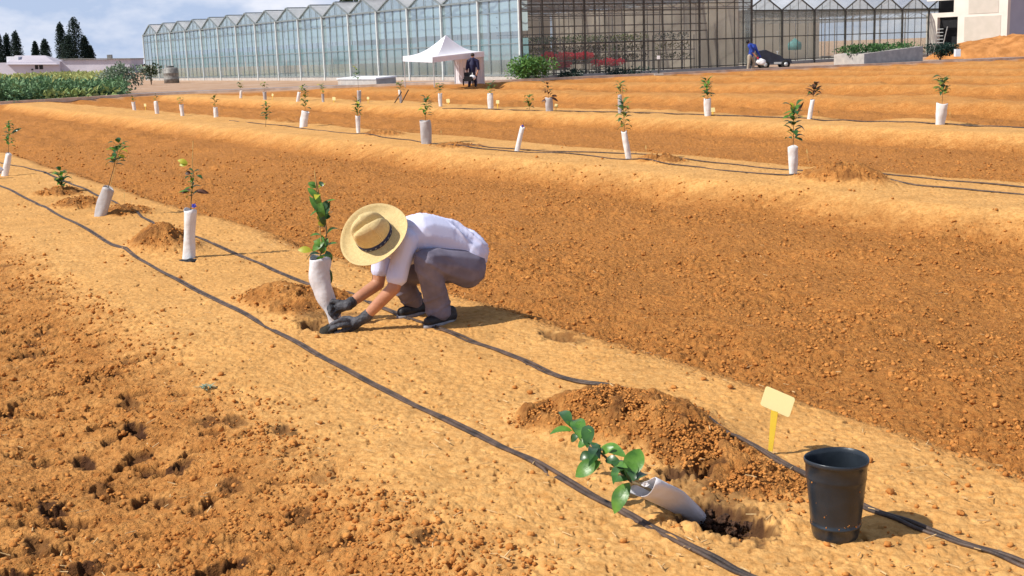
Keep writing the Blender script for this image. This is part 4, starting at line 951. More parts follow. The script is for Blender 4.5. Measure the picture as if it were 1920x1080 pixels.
# ------------------------------------------------------------------ greenhouses
def greenhouse(P, da, nb, w_, depth, H, rise, label, dark_gable=False, zb=0., mull=4, inner=True):
    """gable wall starts at P and runs along da; ridges run along db (perpendicular, into or beside)"""
    da = np.array([*da, 0.]); da /= np.linalg.norm(da); db = np.array([da[1], -da[0], 0.]) * depth[1]; D = depth[0]
    P = np.array([P[0], P[1], zb]); Z = np.array([0, 0, 1.])
    r = empty('greenhouse', P, label, 'greenhouse')
    Ln = nb * w_; gf = 'frame' if dark_gable else 'framelight'
    B = lambda a, b_, z: P + da * a + db * b_ + Z * z
    # base walls
    for (a0, b0, a1, b1) in ((0, 0, Ln, 0), (0, 0, 0, D), (0, D, Ln, D), (Ln, 0, Ln, D)):
        b = MB(); b.bar(B(a0, b0, .1), B(a1, b1, .1), .16, 4); b.build('base_wall', 'concrete', r, False, True)
    # glass
    wall = [MB(), MB(), MB(), MB()]
    for i in range(nb):
        a0, a1 = i * w_, (i + 1) * w_
        for k, bb in ((0, 0.), (1, D)):
            wall[k].add([B(a0, bb, .25), B(a1, bb, .25), B(a1, bb, H), B((a0 + a1) / 2, bb, H + rise), B(a0, bb, H)], [(0, 1, 2, 3, 4)])
    for k, aa in ((2, 0.), (3, Ln)): wall[k].add([B(aa, 0, .25), B(aa, D, .25), B(aa, D, H), B(aa, 0, H)], [(0, 1, 2, 3)])
    for k, q in enumerate(wall): q.build('glass_wall', ['glass' if dark_gable else 'glass_teal', 'glass', 'glass', 'glass'][k], r, False, True)
    for i in range(nb):
        a0, a1 = i * w_, (i + 1) * w_; am = (a0 + a1) / 2; b = MB()
        b.add([B(a0, 0, H), B(a0, D, H), B(am, D, H + rise), B(am, 0, H + rise), B(a1, 0, H), B(a1, D, H)], [(0, 1, 2, 3), (3, 2, 5, 4)])
        b.build('glass_roof', 'glass_roof', r, False, True)
        b = MB(); o = .06
        b.bar(B(a0, -o, H), B(am, -o, H + rise), .055, 4); b.bar(B(am, -o, H + rise), B(a1, -o, H), .055, 4)
        for q in range(1, 4): aq = a0 + w_ * q / 4; zt = H + rise * (1 - abs(q / 2 - 1)); b.bar(B(aq, -o, H), B(aq, -o, zt), .025, 4)
        nb_ = max(3, int(D / 2.2))
        for q in range(nb_ + 1):
            t = D * q / nb_
            for (x0, x1) in ((a0, am), (am, a1)):
                b.bar(B(x0, t, H + .02 if x0 == a0 else H + rise + .02), B(x1, t, H + rise + .02 if x0 == a0 else H + .02), .022, 3)
        b.bar(B(am, 0, H + rise + .03), B(am, D, H + rise + .03), .045, 4)
        b.build('gable_frame', gf, r, False, True)
    for i in range(nb + 1):
        b = MB(); b.box(B(i * w_, D / 2, H - .03), (.16, D + .3, .14), da, db / np.linalg.norm(db)); b.build('gutter', 'frametruss' if not dark_gable else 'frame', r, False, True)
        b = MB(); b.box(B(i * w_, -.10, H / 2), (.13, .13, H), da, db / np.linalg.norm(db)); b.build('column', 'postwhite' if not dark_gable else 'frame', r, False, True)
    b = MB()
    for i in range(nb * mull):
        if i % mull: b.bar(B(i * w_ / mull, -.03, .2), B(i * w_ / mull, -.03, H), .028, 4)
    b.bar(B(0, -.06, H), B(Ln, -.06, H), .07, 4); b.bar(B(0, -.06, H - .75), B(Ln, -.06, H - .75), .03, 4); b.bar(B(0, -.05, 2.05), B(Ln, -.05, 2.05), .045, 4); b.bar(B(0, -.05, .3), B(Ln, -.05, .3), .05, 4)
    b.build('glazing_bars', gf, r, False, True)
    # side wall along db
    b = MB(); ns = int(D / .72)
    for q in range(ns + 1):
        t = D * q / ns; thick = q % 6 == 0
        b.bar(B(-.04, t, .2), B(-.04, t, H), .085 if thick else .026 + .012 * ((q * 7) % 3), 4)
    for z in (.3, 1.95, H - .75, H - .4, H): b.bar(B(-.06, 0, z), B(-.06, D, z), .055 if z in (1.95, H) else .035, 4)
    b.build('glazing_bars', 'frame', r, False, True)
    if inner:
        nr = max(2, int(D / 4.4))
        for i in range(0, nb + 1):
            b = MB()
            for q in range(1, nr):
                t = D * q / nr; b.bar(B(i * w_, t, 0), B(i * w_, t, H), .05, 4)
            for z in (H - .15, H - .65): b.bar(B(i * w_, 0, z), B(i * w_, D, z), .035, 4)
            for q in range(int(D / 1.1)): b.bar(B(i * w_, q * 1.1, H - .15 if q % 2 else H - .65), B(i * w_, (q + 1) * 1.1, H - .65 if q % 2 else H - .15), .02, 3)
            b.build('inner_truss', 'frametruss', r, False, True)
        b = MB(); b.hexa([B(.3, .3, .0), B(Ln - .3, .3, .0), B(Ln - .3, D - .3, .0), B(.3, D - .3, .0), B(.3, .3, .06), B(Ln - .3, .3, .06), B(Ln - .3, D - .3, .06), B(.3, D - .3, .06)]); b.build('floor', 'floor', r, False, True)
    return r, B
P1 = W(980, 150, 70.)
A1 = (-math.sin(math.radians(33)), math.cos(math.radians(33)))
gh1, B1 = greenhouse(P1, A1, 16, 4.32, (17.6, 1), 4.55, .95, 'long glass greenhouse with pale posts and saw-tooth roof behind the tent')
P2 = W(1400, 128, 91.)
A2 = (math.sin(math.radians(50)), math.cos(math.radians(50)))
gh2, B2 = greenhouse(P2, A2, 7, 4.0, (14., -1), 3.95, .98, 'darker framed greenhouse with six small gables left of the pale building', dark_gable=True)
# inner walls and blinds of the greenhouses are parts of them
def inpart(B, a, b0, b1, z0, z1, name, m, root, axis='b'):
    q = MB()
    if axis == 'b': pts = [B(a, b0, z0), B(a, b1, z0), B(a + .06, b1, z0), B(a + .06, b0, z0), B(a, b0, z1), B(a, b1, z1), B(a + .06, b1, z1), B(a + .06, b0, z1)]
    else: pts = [B(b0, a, z0), B(b1, a, z0), B(b1, a + .06, z0), B(b0, a + .06, z0), B(b0, a, z1), B(b1, a, z1), B(b1, a + .06, z1), B(b0, a + .06, z1)]
    q.hexa(pts); q.build(name, m, root, False, True)
for k in range(16):
    a0, a1 = k * 4.32 + .12, (k + 1) * 4.32 - .12
    for (z0, z1, m_) in ((1.15, 2.35 + .05 * (k % 3), 'net_teal'), (2.75, 4.45, 'net_pale')):
        q = MB(); n_ = 14
        vs = []
        for j in range(n_ + 1):
            aa = a0 + (a1 - a0) * j / n_; o_ = .55 + .05 * math.sin(j * 2.3 + k); vs += [B1(aa, o_, z0), B1(aa, o_, z1)]
        q.add(vs, [(2 * j, 2 * j + 2, 2 * j + 3, 2 * j + 1) for j in range(n_)]).build('curtain', m_, gh1, False, True)
inpart(B1, 21.6, .5, 17.2, .1, 4.4, 'partition', 'screen', gh1)
inpart(B1, 17.4, 1, 21.6, .1, 4.4, 'partition', 'screen', gh1, 'a')
inpart(B2, 13.6, .5, 27.6, .1, 3.9, 'partition', 'cream', gh2, 'a')
def clump(b, c, rad, n, size, seed, flat=1.):
    rr = random.Random(seed)
    for _ in range(n):
        th = rr.uniform(0, 6.28); ph = math.acos(rr.uniform(-1, 1)); q = rr.random() ** .4
        d = np.array([math.sin(ph) * math.cos(th), math.sin(ph) * math.sin(th), math.cos(ph) * flat])
        p = np.array(c) + d * q * np.array(rad); s = size * rr.uniform(.6, 1.3)
        dd = d + np.array([rr.uniform(-1, 1), rr.uniform(-1, 1), rr.uniform(-.5, 1)]); dd /= np.linalg.norm(dd) + 1e-6
        b.leaf(p, p + dd * s, s * .55, (rr.uniform(-1, 1), rr.uniform(-1, 1), .8), .1, .2, 2)
# benches with flower trays inside the near greenhouse
for i, (a, b0) in enumerate([(1.6, 1.2), (1.6, 4.6), (1.6, 8.0), (1.6, 11.4), (5.2, 3.2), (5.2, 6.6), (5.2, 10.2), (8.8, 7.2), (8.8, 11.5)]):
    labs = ['first tray bench from the left behind the dark glass front', 'second tray bench from the left behind the dark glass front', 'third tray bench from the left behind the dark glass front', 'fourth tray bench from the left behind the dark glass front',
            'left bench of the middle rank inside the dark glass front', 'centre bench of the middle rank inside the dark glass front', 'right bench of the middle rank inside the dark glass front', 'left bench of the rear rank inside the dark glass front', 'right bench of the rear rank inside the dark glass front']
    r = empty('plant_bench', B1(a, b0, .06), labs[i], 'bench', 'benches inside the glass greenhouse')
    b = MB()
    for z in (.75, 1.35, 1.95): b.hexa([B1(a + da_, b0 + db_, z + dz) for dz in (0, .06) for da_, db_ in ((0, 0), (0, 2.9), (1.2, 2.9), (1.2, 0))])
    b.build('shelf', 'bench', r, False, True)
    for si, z in enumerate((.85, 1.45, 2.05)):
        q = MB()
        for k in range(7): clump(q, B1(a + .5, b0 + .3 + k * .38, z + .18), (.22, .22, .18), 34, .13, i * 31 + k + si * 7)
        q.build('plants', ['bush', 'leafolive', 'bushdark'][(i + si) % 3], r, False, True)
    for (x, y) in ((.05, .05), (1.15, .05), (.05, 2.85), (1.15, 2.85)): q = MB(); q.bar(B1(a + x, b0 + y, .06), B1(a + x, b0 + y, 2.3), .04, 4); q.build('leg', 'frametruss', r, False, True)
for i, (px, py, wd, lab) in enumerate([(1028, 106, .5, 'leftmost clump of red flowers inside the glass front'), (1060, 106, .9, 'wide clump of red flowers second from left inside the glass front'), (1094, 105, .8, 'red flowers on the bench, third clump from the left'), (1140, 117, 1.4, 'low wide band of red flowers near the middle of the glass front'), (1056, 121, .6, 'small red flowers low behind the green bush')]):
    p = W(px, py, 70.4 + (px - 985) * .0225 + .55); b = MB(); clump(b, p, (wd * .75, .25, .17), 420, .15, i)
    r = empty('flower_tray', (p[0], p[1], p[2] - .2), lab, 'flowers', 'red flowers inside the glass greenhouse'); b.build('petals', 'pink', r, False, True)
    b = MB(); clump(b, p - np.array([0, 0, .14]), (wd * .6, .3, .08), 60, .12, i + 9); b.build('leaves', 'bush', r, False, True)
    b = MB(); b.box(p - np.array([0, 0, .25]), (wd * 1.2, .6, .06)); b.build('tray', 'bench', r, False, True)
p = W(1490, 86, 96.5); b = MB(); b.lathe([(.001, .62), (.3, .36), (.5, .25), (.54, 0), (.5, -.3), (.001, -.32)], 16, p); tag(b.build('water_tank', 'turq', None, True), 'turquoise rounded tank inside the darker greenhouse', 'tank')

# ------------------------------------------------------------------ tent
def tent():
    c = W(830, 158, 64.5); c[2] = 0; root = empty('party_tent', c, 'white pop-up tent with peaked canopy before the greenhouse', 'tent')
    nr = W(814, 160, 62.4); lf = W(758, 150, 64.2); rg = W(909, 150, 65.0)
    zt = lambda px, py, Y: W(px, py, Y)[2]
    ze = 1.36; zv = 1.12
    near = np.array([nr[0], nr[1]]); left = np.array([lf[0], lf[1]]); right = np.array([rg[0], rg[1]]); back = left + right - near
    cor = [near, right, back, left]; cen = (left + right) / 2 + np.array([.15, 0])
    H = [W(813, 107, 62.4)[2], W(910, 96, 65.0)[2], 1.62, W(758, 105, 64.2)[2]]
    peak = np.array([*cen, W(828, 66, 64.6)[2]])
    for i in range(4):
        a = np.array([*cor[i], H[i]]); b_ = np.array([*cor[(i + 1) % 4], H[(i + 1) % 4]])
        q = MB(); n = 10; vs = []
        for k in range(n + 1):
            t = k / n; ap = a * (1 - t) + peak * t; bp = b_ * (1 - t) + peak * t; sag = -.30 * math.sin(math.pi * t) * (1 - .25 * t)
            for m in range(n + 1):
                s = m / n; p = ap * (1 - s) + bp * s; p[2] += sag - .06 * math.sin(math.pi * s) * (1 - t) * t * 2; vs.append(p)
        fs = [(k * (n + 1) + m, k * (n + 1) + m + 1, (k + 1) * (n + 1) + m + 1, (k + 1) * (n + 1) + m) for k in range(n) for m in range(n)]
        q.add(vs, fs).build('canopy', 'canopy', root, True, True)
        q = MB(); vs = []
        nrm = np.array([(b_ - a)[1], -(b_ - a)[0], 0]); nrm /= np.linalg.norm(nrm)
        for m in range(13):
            s = m / 12; p = a * (1 - s) + b_ * s; vs += [p + nrm * .02, p + nrm * (.03 + .015 * math.sin(m * 2.2)) - np.array([0, 0, .27])]
        q.add(vs, [(2 * m, 2 * m + 2, 2 * m + 3, 2 * m + 1) for m in range(12)]).build('valance', 'canopy', root, True, True)
        q = MB(); q.bar((cor[i][0] * .985 + cen[0] * .015, cor[i][1] * .985 + cen[1] * .015, 0), (cor[i][0] * .985 + cen[0] * .015, cor[i][1] * .985 + cen[1] * .015, H[i]), .028, 6); q.build('leg', 'metal', root, False, True)
    # back curtain hanging at the rear right
    a = np.array([*back, 0.]); b_ = np.array([*right, 0.]); q = MB(); vs = []
    for m in range(49):
        s = m / 48; p = a * (1 - s) + b_ * s; o = .05 * math.sin(m * 1.4); vs += [p + np.array([o, o, .03]), p + np.array([o * .4, o * .4, 1.45])]
    q.add(vs, [(2 * m, 2 * m + 2, 2 * m + 3, 2 * m + 1) for m in range(48)]).build('side_curtain', 'canopy', root, True, True)
tent()

# ------------------------------------------------------------------ distant persons
def figure(base, Yd, joints, parts, label, loose=None):
    g = W(base[0], base[1], Yd); root = empty('person', g, label, 'person')
    Jw = {k: W(v[0], v[1], Yd + v[2]) for k, v in joints.items()}
    for name, m, chains in parts:
        remesh(name, [[(Jw[a], r) for a, r in ch] for ch in chains], .018, m, root, 3)
    return root, Jw
# under the tent, seen from behind
jt = dict(hip=(885, 141, 0), che=(886, 122, 0), nek=(886, 110, 0), hed=(886, 103, 0), sl=(878, 115, 0), sr=(895, 115, 0), el=(875, 130, -.05), er=(897, 130, -.05), wl=(877, 141, -.25), wr=(893, 141, -.25), hl=(882, 142, 0), hr=(890, 142, 0), kl=(881, 151, -.08), kr=(891, 151, -.05), al=(880, 160, 0), ar=(892, 160, 0), tl=(879, 161.5, -.15), tr=(892, 161.5, -.15))
r_, Jw = figure((886, 161), 64.0, jt, [
    ('body', 'skin', [[('hed', .10)], [('hed', .07), ('nek', .055), ('che', .12), ('hip', .12)], [('nek', .06), ('sl', .06), ('el', .045), ('wl', .04)], [('nek', .06), ('sr', .06), ('er', .045), ('wr', .04)], [('hip', .11), ('hl', .1), ('kl', .06), ('al', .045), ('tl', .04)], [('hip', .11), ('hr', .1), ('kr', .06), ('ar', .045), ('tr', .04)]]),
    ('shirt', 'navy', [[('nek', .09), ('che', .19), ('hip', .17)], [('nek', .08), ('sl', .10), ('el', .075)], [('nek', .08), ('sr', .10), ('er', .075)]]),
    ('trousers', 'navy', [[('hip', .16), ('hl', .13), ('kl', .09), ('al', .075)], [('hip', .16), ('hr', .13), ('kr', .09), ('ar', .075)]]),
    ('shoe', 'shoe', [[('al', .06), ('tl', .05)]]), ('shoe', 'shoe', [[('ar', .06), ('tr', .05)]]),
    ('hair', 'hair', [[('hed', .105)]])], 'person in dark navy clothes standing under the right side of the tent')
# small hand cart beside that person
q = W(878, 159, 63.3); r_ = empty('hand_cart', (q[0], q[1], 0), 'small black two-wheeled cart with a white bag beside the tent person', 'cart')
for s in (-.24, .24): MB().tube([(s - .03 + .0, 0, .17), (s + .03, 0, .17)], .17, 14).build('wheel', 'tyre', r_)
MB().box((0, .08, .33), (.42, .5, .24)).box((0, .32, .50), (.40, .05, .30)).bar((-.2, .3, .5), (-.2, .62, .88), .02, 5).bar((.2, .3, .5), (.2, .62, .88), .02, 5).build('frame', 'blackmat', r_)
q2 = W(886, 141, 63.4); b = MB(); V, Fc = ico(2); b.add(V * np.array([.17, .13, .16]) * (1 + .3 * (vn(V[:, 0] * 2 + 4, V[:, 1] * 2 + V[:, 2], 2) - .5))[:, None] + q2 - np.array([0, 0, .12]), Fc.tolist()); b.bar(q2, q2 + np.array([0, 0, .12]), .02, 5)
tag(b.build('bag', 'white', None, True), 'small white bag at the hip of the person in navy', 'bag')
# blue shirt, stooping with a white sack
YB = 76.0
jb = dict(hip=(1408, 104, 0), che=(1411, 90, -.1), nek=(1406, 83, -.12), hed=(1402, 78, -.14), sl=(1405, 86, -.3), sr=(1415, 86, .1), el=(1410, 97, -.35), er=(1420, 97, .0), wl=(1418, 106, -.35), wr=(1426, 107, -.05), hl=(1405, 106, -.1), hr=(1411, 106, .1), kl=(1404, 118, -.15), kr=(1414, 117, 0), al=(1402, 130, -.1), ar=(1411, 130, .1), tl=(1398, 131.5, -.18), tr=(1407, 131.5, 0))
r_, Jw = figure((1406, 131), YB, jb, [
    ('body', 'skin', [[('hed', .10)], [('hed', .07), ('nek', .055), ('che', .12), ('hip', .12)], [('nek', .06), ('sl', .06), ('el', .045), ('wl', .05)], [('nek', .06), ('sr', .06), ('er', .045), ('wr', .05)], [('hip', .11), ('hl', .1), ('kl', .06), ('al', .045), ('tl', .04)], [('hip', .11), ('hr', .1), ('kr', .06), ('ar', .045), ('tr', .04)]]),
    ('shirt', 'blue', [[('nek', .09), ('che', .20), ('hip', .16)], [('nek', .08), ('sl', .11), ('el', .08)], [('nek', .08), ('sr', .11), ('er', .08), ('wr', .05)]]),
    ('trousers', 'beige', [[('hip', .15), ('hl', .13), ('kl', .09), ('al', .075)], [('hip', .15), ('hr', .13), ('kr', .09), ('ar', .075)]]),
    ('shoe', 'shoe', [[('al', .07), ('tl', .05)]]), ('shoe', 'shoe', [[('ar', .07), ('tr', .05)]]),
    ('hat', 'dark', [[('hed', .115)], [(('hed'), .08)]])], 'person in a blue shirt and beige trousers bending over beside the dark vehicle')
q = W(1427, 116, YB - .2); b = MB(); V, Fc = ico(3); b.add(V * np.array([.30, .2, .2]) * (1 + .35 * (vn(V[:, 0] * 2 + 4, V[:, 1] * 2 + V[:, 2] * 2, 8) - .5))[:, None] + q, Fc.tolist())
tag(b.build('sack', 'white', None, True), 'plump white sack carried in front of the blue shirted person', 'sack')
def vehicle():
    q = G(1450, 126); q = W(1450, 126, 78.); c = np.array([q[0], q[1], 0.]); r = empty('quad_bike', c, 'small dark open vehicle with sloping cover parked by the greenhouse corner', 'vehicle')
    pr = [(-.98, .30), (-.98, 1.12), (-.55, 1.18), (-.1, .98), (.35, .80), (.55, .62), (1.0, .58), (1.05, .34)]
    b = MB(); n = len(pr)
    for y in (-.42, .42): b.v += [(x * 1.02, y, z) for x, z in pr]
    b.f += [tuple(range(n)), tuple(range(n, 2 * n))[::-1]] + [(i, i + n, (i + 1) % n + n, (i + 1) % n) for i in range(n)]; b.m += [0] * (n + 2); b.build('body', 'vehicle', r)
    for x in (-.62, .66):
        for y in (-.5, .5): w_ = MB().lathe([(.05, -.1), (.24, -.1), (.27, -.06), (.27, .06), (.24, .1), (.05, .1)], 20, (x, y, .27), (np.array([1., 0, 0]), np.array([0, 0, 1.]), np.array([0, -1., 0]))).build('wheel', 'tyre', r, True); MB().lathe([(.001, -.11), (.12, -.11), (.13, 0), (.12, .11), (.001, .11)], 14, (x, y, .27), (np.array([1., 0, 0]), np.array([0, 0, 1.]), np.array([0, -1., 0]))).build('rim', 'metal', w_, True)
    MB().bar((.25, -.3, 1.06), (.25, .3, 1.06), .025, 6).bar((.25, 0, .82), (.25, 0, 1.06), .03, 6).build('handlebar', 'metal', r)
    MB().box((-.98 - .03, -.2, .7), (.06, .3, .12)).build('tail_light', 'pink', r)
    MB().box((.2, -.44, .35), (.5, .06, .12)).build('footrest', 'metal', r)
vehicle()

# ------------------------------------------------------------------ pale building, planter, pile, bollard, blocks
def shed():
    c = W(1887, 80, 100.); c[2] = 0; a = np.array([-math.sin(math.radians(33)), math.cos(math.radians(33)), 0]); bdir = np.array([a[1], -a[0], 0]); Z = np.array([0, 0, 1.])
    r = empty('packing_shed', c, 'pale cream flat-walled building with dark doorway at the right edge', 'building')
    X = lambda s, t, z: c + a * s + bdir * t + Z * z
    # positions along the lit wall from pixel columns
    def sfor(px):
        d = ray(px, 60); k = d[0] / d[1]; return (c[0] - k * c[1]) / (k * a[1] - a[0])
    s0, s1, s2, s3 = 0., sfor(1795), sfor(1757), sfor(1740); z = lambda py, px: W(px, py, X(sfor(px), 0, 0)[1])[2]
    zd0, zd1 = z(84, 1776), z(32, 1776); zu0 = z(24, 1765); zu1 = z(1, 1765); top = 6.2
    b = MB(); T = .35
    def wallbox(sa, sb, za, zb): b.hexa([X(sa, 0, za), X(sb, 0, za), X(sb, T, za), X(sa, T, za), X(sa, 0, zb), X(sb, 0, zb), X(sb, T, zb), X(sa, T, zb)])
    su = sfor(1787); S_end = s3 + .2
    wallbox(s0, s1, 0, top); wallbox(s1, s2, 0, zd0); wallbox(s1, s2, zd1, top if False else zu0); wallbox(s2, S_end, 0, zu0)
    wallbox(s1, su, zu0, top); wallbox(su, S_end, zu1, top)
    b.build('wall', 'render', r, False, True)
    b = MB(); b.hexa([X(.0, T, 0), X(0, 14, 0), X(.3, 14, 0), X(.3, T, 0), X(0, T, top), X(0, 14, top), X(.3, 14, top), X(.3, T, top)]); b.build('wall', 'rendershade', r, False, True)
    b = MB(); b.hexa([X(0, T, top), X(S_end, T, top), X(S_end, 14, top), X(0, 14, top), X(0, T, top + .3), X(S_end, T, top + .3), X(S_end, 14, top + .3), X(0, 14, top + .3)]); b.build('roof', 'concrete', r, False, True)
    b = MB(); b.hexa([X(s1, T + 1.2, 0), X(S_end, T + 1.2, 0), X(S_end, T + 1.3, 0), X(s1, T + 1.3, 0), X(s1, T + 1.2, top), X(S_end, T + 1.2, top), X(S_end, T + 1.3, top), X(s1, T + 1.3, top)]); b.build('dark_backing', 'dark', r, False, True)  # near-black sheet painting the darkness inside the openings
    for (xa, xb, ya, yb) in ((1815, 1871, -8, 25), (1808, 1876, 30, 76)):
        sa, sb = sfor(xa), sfor(xb); za, zb = z(yb, (xa + xb) / 2), z(ya, (xa + xb) / 2); b = MB()
        b.hexa([X(sb, -.03, za), X(sa, -.03, za), X(sa, .0, za), X(sb, .0, za), X(sb, -.03, zb), X(sa, -.03, zb), X(sa, .0, zb), X(sb, .0, zb)]); b.build('shutter', 'panel', r, False, True)
    b = MB(); sa, sb = sfor(1792), sfor(1758)
    for k in range(5): zz = zd0 + .2 + k * .28; b.bar(X(s2 - .1, -.1, zz), X((s1 + s2) / 2 + .3, -.1, zz), .035, 4)
    b.bar(X((s1 + s2) / 2 + .3, -.1, zd0), X((s1 + s2) / 2 - .1, -.1, zd0 + 1.5), .04, 4); b.build('door_gate', 'metal', r, False, True)
    for (px, lab) in ((1757, 0), (1796, 0)): pass
shed()
def planter():
    n0 = W(1620, 122, 82.); a = np.array([-math.sin(math.radians(33)), math.cos(math.radians(33)), 0]); bd = np.array([a[1], -a[0], 0]); n0[2] = -.1
    r = empty('concrete_planter', n0, 'low pale concrete planter filled with shrubs before the darker greenhouse', 'planter'); Z = np.array([0, 0, 1.])
    X = lambda s, t, z: n0 + a * s + bd * t + Z * z
    la, lb = 2.6, 5.9; hL = .15; hN = W(1620, 101, 82)[2] + .1
    b = MB(); b.hexa([X(0, 0, 0), X(0, lb, 0), X(la, lb, 0), X(la, 0, 0), X(0, 0, hN), X(0, lb, hN + .35), X(la, lb, hN + .3), X(la, 0, hN)]); b.build('wall', 'concrete', r, False, True)
    b = MB()
    for k in range(26): clump(b, X(.5 + rnd.random() * (la - 1), lb * (k + .5) / 26, hN + .2), (.45, .45, .40), 90, .18, 300 + k)
    b.build('shrubs', ['bush'], r, False, True)
planter()
def bushobj(px, py, Y, rad, n, size, m, label, name='bush', trunk=False, seed=1):
    p = W(px, py, Y); r = empty(name, (p[0], p[1], 0), label, 'bush'); b = MB(); rr = random.Random(seed)
    for k in range(9): clump(b, p + np.array([rr.uniform(-.6, .6) * rad[0], rr.uniform(-.5, .5) * rad[1], rr.uniform(-.4, .45) * rad[2]]), (rad[0] * .55, rad[1] * .55, rad[2] * .55), n // 9, size, seed * 10 + k)
    b.build('foliage', m, r, False, True); b = MB()
    for k in range(4): b.bar((p[0], p[1], -.05), p + np.array([rr.uniform(-.4, .4) * rad[0], 0, 0]), .03, 5, .012)
    b.build('stems', 'bark', r, False, True)
bushobj(1003, 129, 69.0, (1.45, .8, .85), 2200, .16, 'bushbright', 'rounded bright green bush at the greenhouse corner', seed=3)
bushobj(1068, 140, 71.2, (.8, .4, .32), 500, .13, 'bushdark', 'low dark bush right of the rounded green bush', seed=4)
b = MB()
for k in range(16): b.bar(B1(3.3, .6 + k * 1.02, .1), B1(3.3, .6 + k * 1.02, 4.3), .03, 4)
for z in (2.55, 3.0, 3.6): b.bar(B1(3.3, .5, z), B1(3.3, 16.8, z), .05, 4)
b.build('inner_frame', 'frame', gh1, False, True)
bushobj(1160, 138, 73.2, (2.1, .4, .38), 900, .13, 'bushdark', 'low dark teal hedge along the foot of the glass front', seed=5)
bushobj(1764, 95, 88.0, (1.4, .8, .62), 2400, .14, 'bushdark', 'dark rounded bush before the doorway of the pale building', seed=6)
bushobj(1590, 93, 88.0, (.9, .5, .3), 300, .14, 'bush', 'small green bush at the left end of the planter', seed=7)
b = MB(); p = W(1235, 141, 71.5); r_ = empty('post', (p[0], p[1], 0), 'short white topped post before the glass front', 'post'); b.box((0, 0, .45), (.09, .09, .9)).build('shaft', 'frame', r_); MB().box((0, 0, 1.0), (.16, .16, .2)).build('cap', 'white', r_)
MB().box((0, 0, .04), (.5, .4, .1)).build('foot', 'concrete', r_)
b = MB(); p = W(1795, 99, 86.); b.box((p[0], p[1], p[2]), (.35, .35, .5)); tag(b.build('white_box', 'white'), 'white block beside the dark rounded bush at the dirt pile', 'block')
# dirt pile at the right
def pile():
    n = 60; V = []; Fs = []; c = W(1890, 100, 92.)
    for j in range(n):
        for i in range(n):
            u = i / (n - 1) * 2 - 1; v = j / (n - 1) * 2 - 1; x = c[0] + u * 9 + 3.0; y = c[1] + v * 4.5
            e = max(0, 1 - (abs(u) ** 2.2 + abs(v) ** 2.2)); h = 1.45 * e ** .7 * (.75 + .5 * float(vn(np.array([x * .7]), np.array([y * .7]), 3)[0])) + .25 * float(vn(np.array([x * 2.5]), np.array([y * 2.5]), 5)[0]) * min(1, e * 3)
            V.append((x, y, h - .05))
    for j in range(n - 1):
        for i in range(n - 1): a = j * n + i; Fs.append((a, a + 1, a + n + 1, a + n))
    b = MB(); b.add(V, Fs); tag(b.build('dirt_pile', 'pile', None, True), 'heap of bright orange earth before the pale building', 'dirt pile')
pile()
def block():
    p = G(705, 159); a = np.array([-math.sin(math.radians(33)), math.cos(math.radians(33)), 0]); bd = np.array([a[1], -a[0], 0]); c = W(706, 160, 70.); c[2] = 0
    r = empty('concrete_block', c, 'low concrete slab box with pale top left of the tent', 'block'); X = lambda s, t, z: c + a * s + bd * t + np.array([0, 0, z])
    MB().hexa([X(0, 0, 0), X(0, 1.25, 0), X(5, 1.25, 0), X(5, 0, 0), X(0, 0, .34), X(0, 1.25, .42), X(5, 1.25, .42), X(5, 0, .34)]).build('base', 'concrete', r, False, True)
    MB().hexa([X(-.05, -.05, .34), X(-.05, 1.3, .42), X(5.05, 1.3, .42), X(5.05, -.05, .34), X(-.05, -.05, .42), X(-.05, 1.3, .50), X(5.05, 1.3, .50), X(5.05, -.05, .42)]).build('lid', 'white', r, False, True)
block()
c = W(322, 152, 105.); r_ = empty('water_tank', (c[0], c[1], 0), 'grey ribbed tank standing before the far left greenhouse end', 'tank')
MB().lathe([(.001, 0), (.62, 0), (.62, .3), (.65, .33), (.62, .36), (.62, .8), (.65, .83), (.62, .86), (.62, 1.15), (.5, 1.3), (.001, 1.32)], 24).build('drum', 'frametruss', r_, True)
MB().lathe([(.001, 1.42), (.28, 1.4), (.3, 1.28)], 16).build('lid', 'dark', r_, True)

